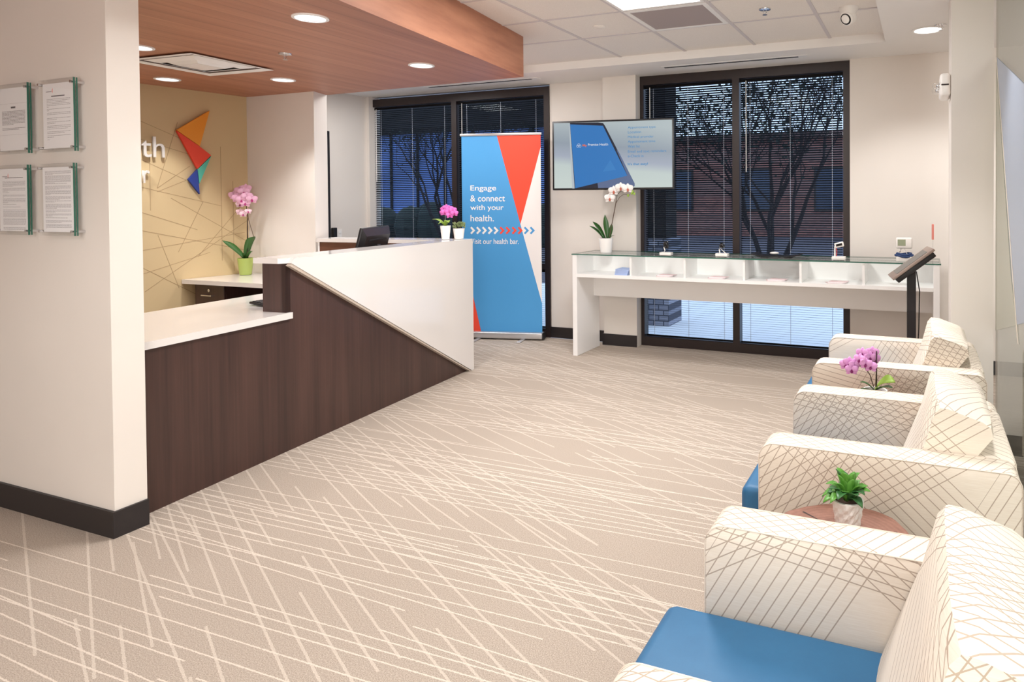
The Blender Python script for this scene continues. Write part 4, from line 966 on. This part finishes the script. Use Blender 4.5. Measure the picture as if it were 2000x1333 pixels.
# monitor with lcd and blue cuff
x, y = -.13, 5.52
t = thing('blood_pressure_monitor', 'white blood pressure monitor with a grey display and blue cuff', 'blood pressure monitor', (x, y, ZG))
MB().box(x - .055, x + .055, y - .04, y + .04, ZG + .003, ZG + .04, .004, 2).build('base', M['plate'], t, True)
MB().tube([(x - .028, y, ZG + .04), (x - .03, y, ZG + .07), (x - .018, y, ZG + .105)], .006, 8).tube([(x + .03, y, ZG + .04), (x + .012, y, ZG + .08), (x, y, ZG + .105)], .0025, 6).build('stem', M['plate'], t, True)
MB().box(x - .06, x + .06, y - .02, y + .01, ZG + .10, ZG + .185, .012, 3).build('head', M['plate'], t, True)
MB().box(x - .045, x + .012, y - .0215, y - .0195, ZG + .122, ZG + .17).build('display', M['lcd'], t)
s = MB()
for k in range(2): s.tube([(x + (.062 - k * .012) * math.cos(a * .45), y + .045 * math.sin(a * .45), ZG + .045 + k * .012 + .006 * math.sin(a)) for a in range(15)], .009, 8, False)
s.build('cuff', M['navy'], t, True)
# upright acrylic sign seen edge-on
t = thing('acrylic_sign', 'thin upright acrylic sign with a red stripe at the right end of the table', 'sign', (.075, 5.60, ZG))
MB().box(.073, .077, 5.53, 5.67, ZG, ZG + .28).build('acrylic_sheet', M['acrylic'], t)
MB().box(.0675, .0825, 5.54, 5.66, ZG + .17, ZG + .285).build('red_insert', mat('coral_print', (226, 138, 126), .5), t)
MB().box(.03, .12, 5.54, 5.66, ZG + .0003, ZG + .004).build('acrylic_foot', M['acrylic'], t)

# ------------------------------------------------------------------ tablet kiosk
x, y = -.066, 4.75
t = thing('tablet_kiosk', 'black floor-standing tablet kiosk in front of the display table', 'kiosk', (x, y, 0))
MB().box(x - .16, x + .16, y - .16, y + .16, 0, .012, .004, 1).build('base_plate', M['black_matte'], t)
MB().box(x - .028, x + .028, y - .02, y + .02, .012, .925, .003, 1).build('pole', M['black_matte'], t)
MB().ell((x, y, .935), (.03, .03, .03), 14, 10).build('hinge', M['black'], t, True)
km = Matrix.Translation((-.068, y, .985)) @ Matrix.Rotation(R(9), 4, 'Z') @ Matrix.Rotation(R(-38), 4, 'Y')
MB().box(-.145, .145, -.105, .105, -.04, -.005, .006, 2, km).build('housing', M['black'], t, True)
MB().box(-.16, .16, -.12, .12, -.005, .012, .004, 2, km).build('bezel', mat('kiosk_bezel', (150, 132, 122), .45), t, True)
MB().box(-.118, .118, -.09, .09, .0105, .0135, 0, 1, km).build('screen', M['lens'], t)
MB().tube([(x + .03, y + .03, .93), (x + .05, y + .03, .80), (x + .045, y + .03, .55), (x + .04, y + .03, .45), (x + .06, y + .03, .2), (x + .05, y + .03, .014)], .004, 6).build('power_cable', M['black'], t, True)

# ------------------------------------------------------------------ armchairs
def armchair(label, yc, seed):
    t = thing('armchair', label, 'armchair', (-.1, yc, 0), 0, 'cream patterned armchairs along the glass partition')
    fab = fabric('armchair_fabric_%d' % seed, seed); hw, aw = .368, .114; u = seed * 1.37 + 2
    for sgn in (-1, 1):
        y0, y1 = (yc - hw, yc - hw + aw) if sgn < 0 else (yc + hw - aw, yc + hw)
        pr = []
        for (cx_, cz_, r_, a0, a1) in ((-.436, .59, .05, 180, 90), (.222, .60, .04, 90, 0)):
            for i in range(7):
                an = R(a0 + (a1 - a0) * i / 6); pr.append((cx_ + r_ * math.cos(an), cz_ + r_ * math.sin(an)))
        poly = [(-.486, .06)] + pr + [(.262, .06)]
        m_ = MB().prism([(px_, y0, pz_) for px_, pz_ in poly], (0, y1 - y0, 0), .006, 2)
        a = m_.build('arm', fab, t, True, uv=u + sgn * .6)
        pz = MB()
        for yy in (y0 + .001, y1 - .001): pz.tube([(px_, yy, pz_ - .001) for px_, pz_ in poly], .0016, 6)
        pz.build('piping', M['piping'], a, True)
    yi0, yi1 = yc - hw + aw, yc + hw - aw
    MB().box(-.475, .14, yi0, yi1, .09, .29, .01, 2).build('seat_base', fab, t, True, uv=u + .3)
    MB().box(-.578, .10, yi0 + .002, yi1 - .002, .295, .437, .03, 4).build('seat_cushion', M['blue_seat'], t, True)
    MB().box(.135, .262, yi0, yi1, .09, .64, .02, 3).build('back_frame', fab, t, True, uv=u + .9)
    # wedge back cushion with a crowned top
    prof = [(-.075, .438), (.008, .66), (.036, .765), (.052, .785), (.075, .784), (.17, .752), (.192, .735), (.198, .705), (.158, .645), (.134, .60), (.134, .438)]
    cu = MB(); n = 14; rows = []
    for i in range(n + 1):
        k = i / n; yy = yi0 + .003 + (yi1 - yi0 - .006) * k; e = 1 - (abs(k - .5) * 2) ** 5
        row = []
        for px_, pz_ in prof:
            cz = max(0, pz_ - .62) / .16
            row.append(cu.b.verts.new((px_ - .012 * e * (1 if px_ < .06 else -.4), yy, pz_ + .012 * e * min(1, cz) - (1 - e) * .012 * min(1, cz))))
        rows.append(row)
    for a, b in zip(rows, rows[1:]):
        for j in range(len(prof)): cu._f([a[j], a[(j + 1) % len(prof)], b[(j + 1) % len(prof)], b[j]])
    cu._f(rows[0]); cu._f(list(reversed(rows[-1])))
    cu.build('back_cushion', fab, t, True, uv=u + 1.7)
    for lx_ in (-.44, .22):
        for ly in (yc - hw + .05, yc + hw - .05): MB().lathe([(.02, 0), (.026, .06)], (lx_, ly, 0), 16).build('leg', M['black_matte'], t, True)
    return t
armchair('nearest cream patterned armchair with its blue seat in view', 1.287, 1)
armchair('middle cream patterned armchair between the two stump tables', 2.487, 2)
armchair('farthest cream patterned armchair near the tablet kiosk', 3.62, 3)
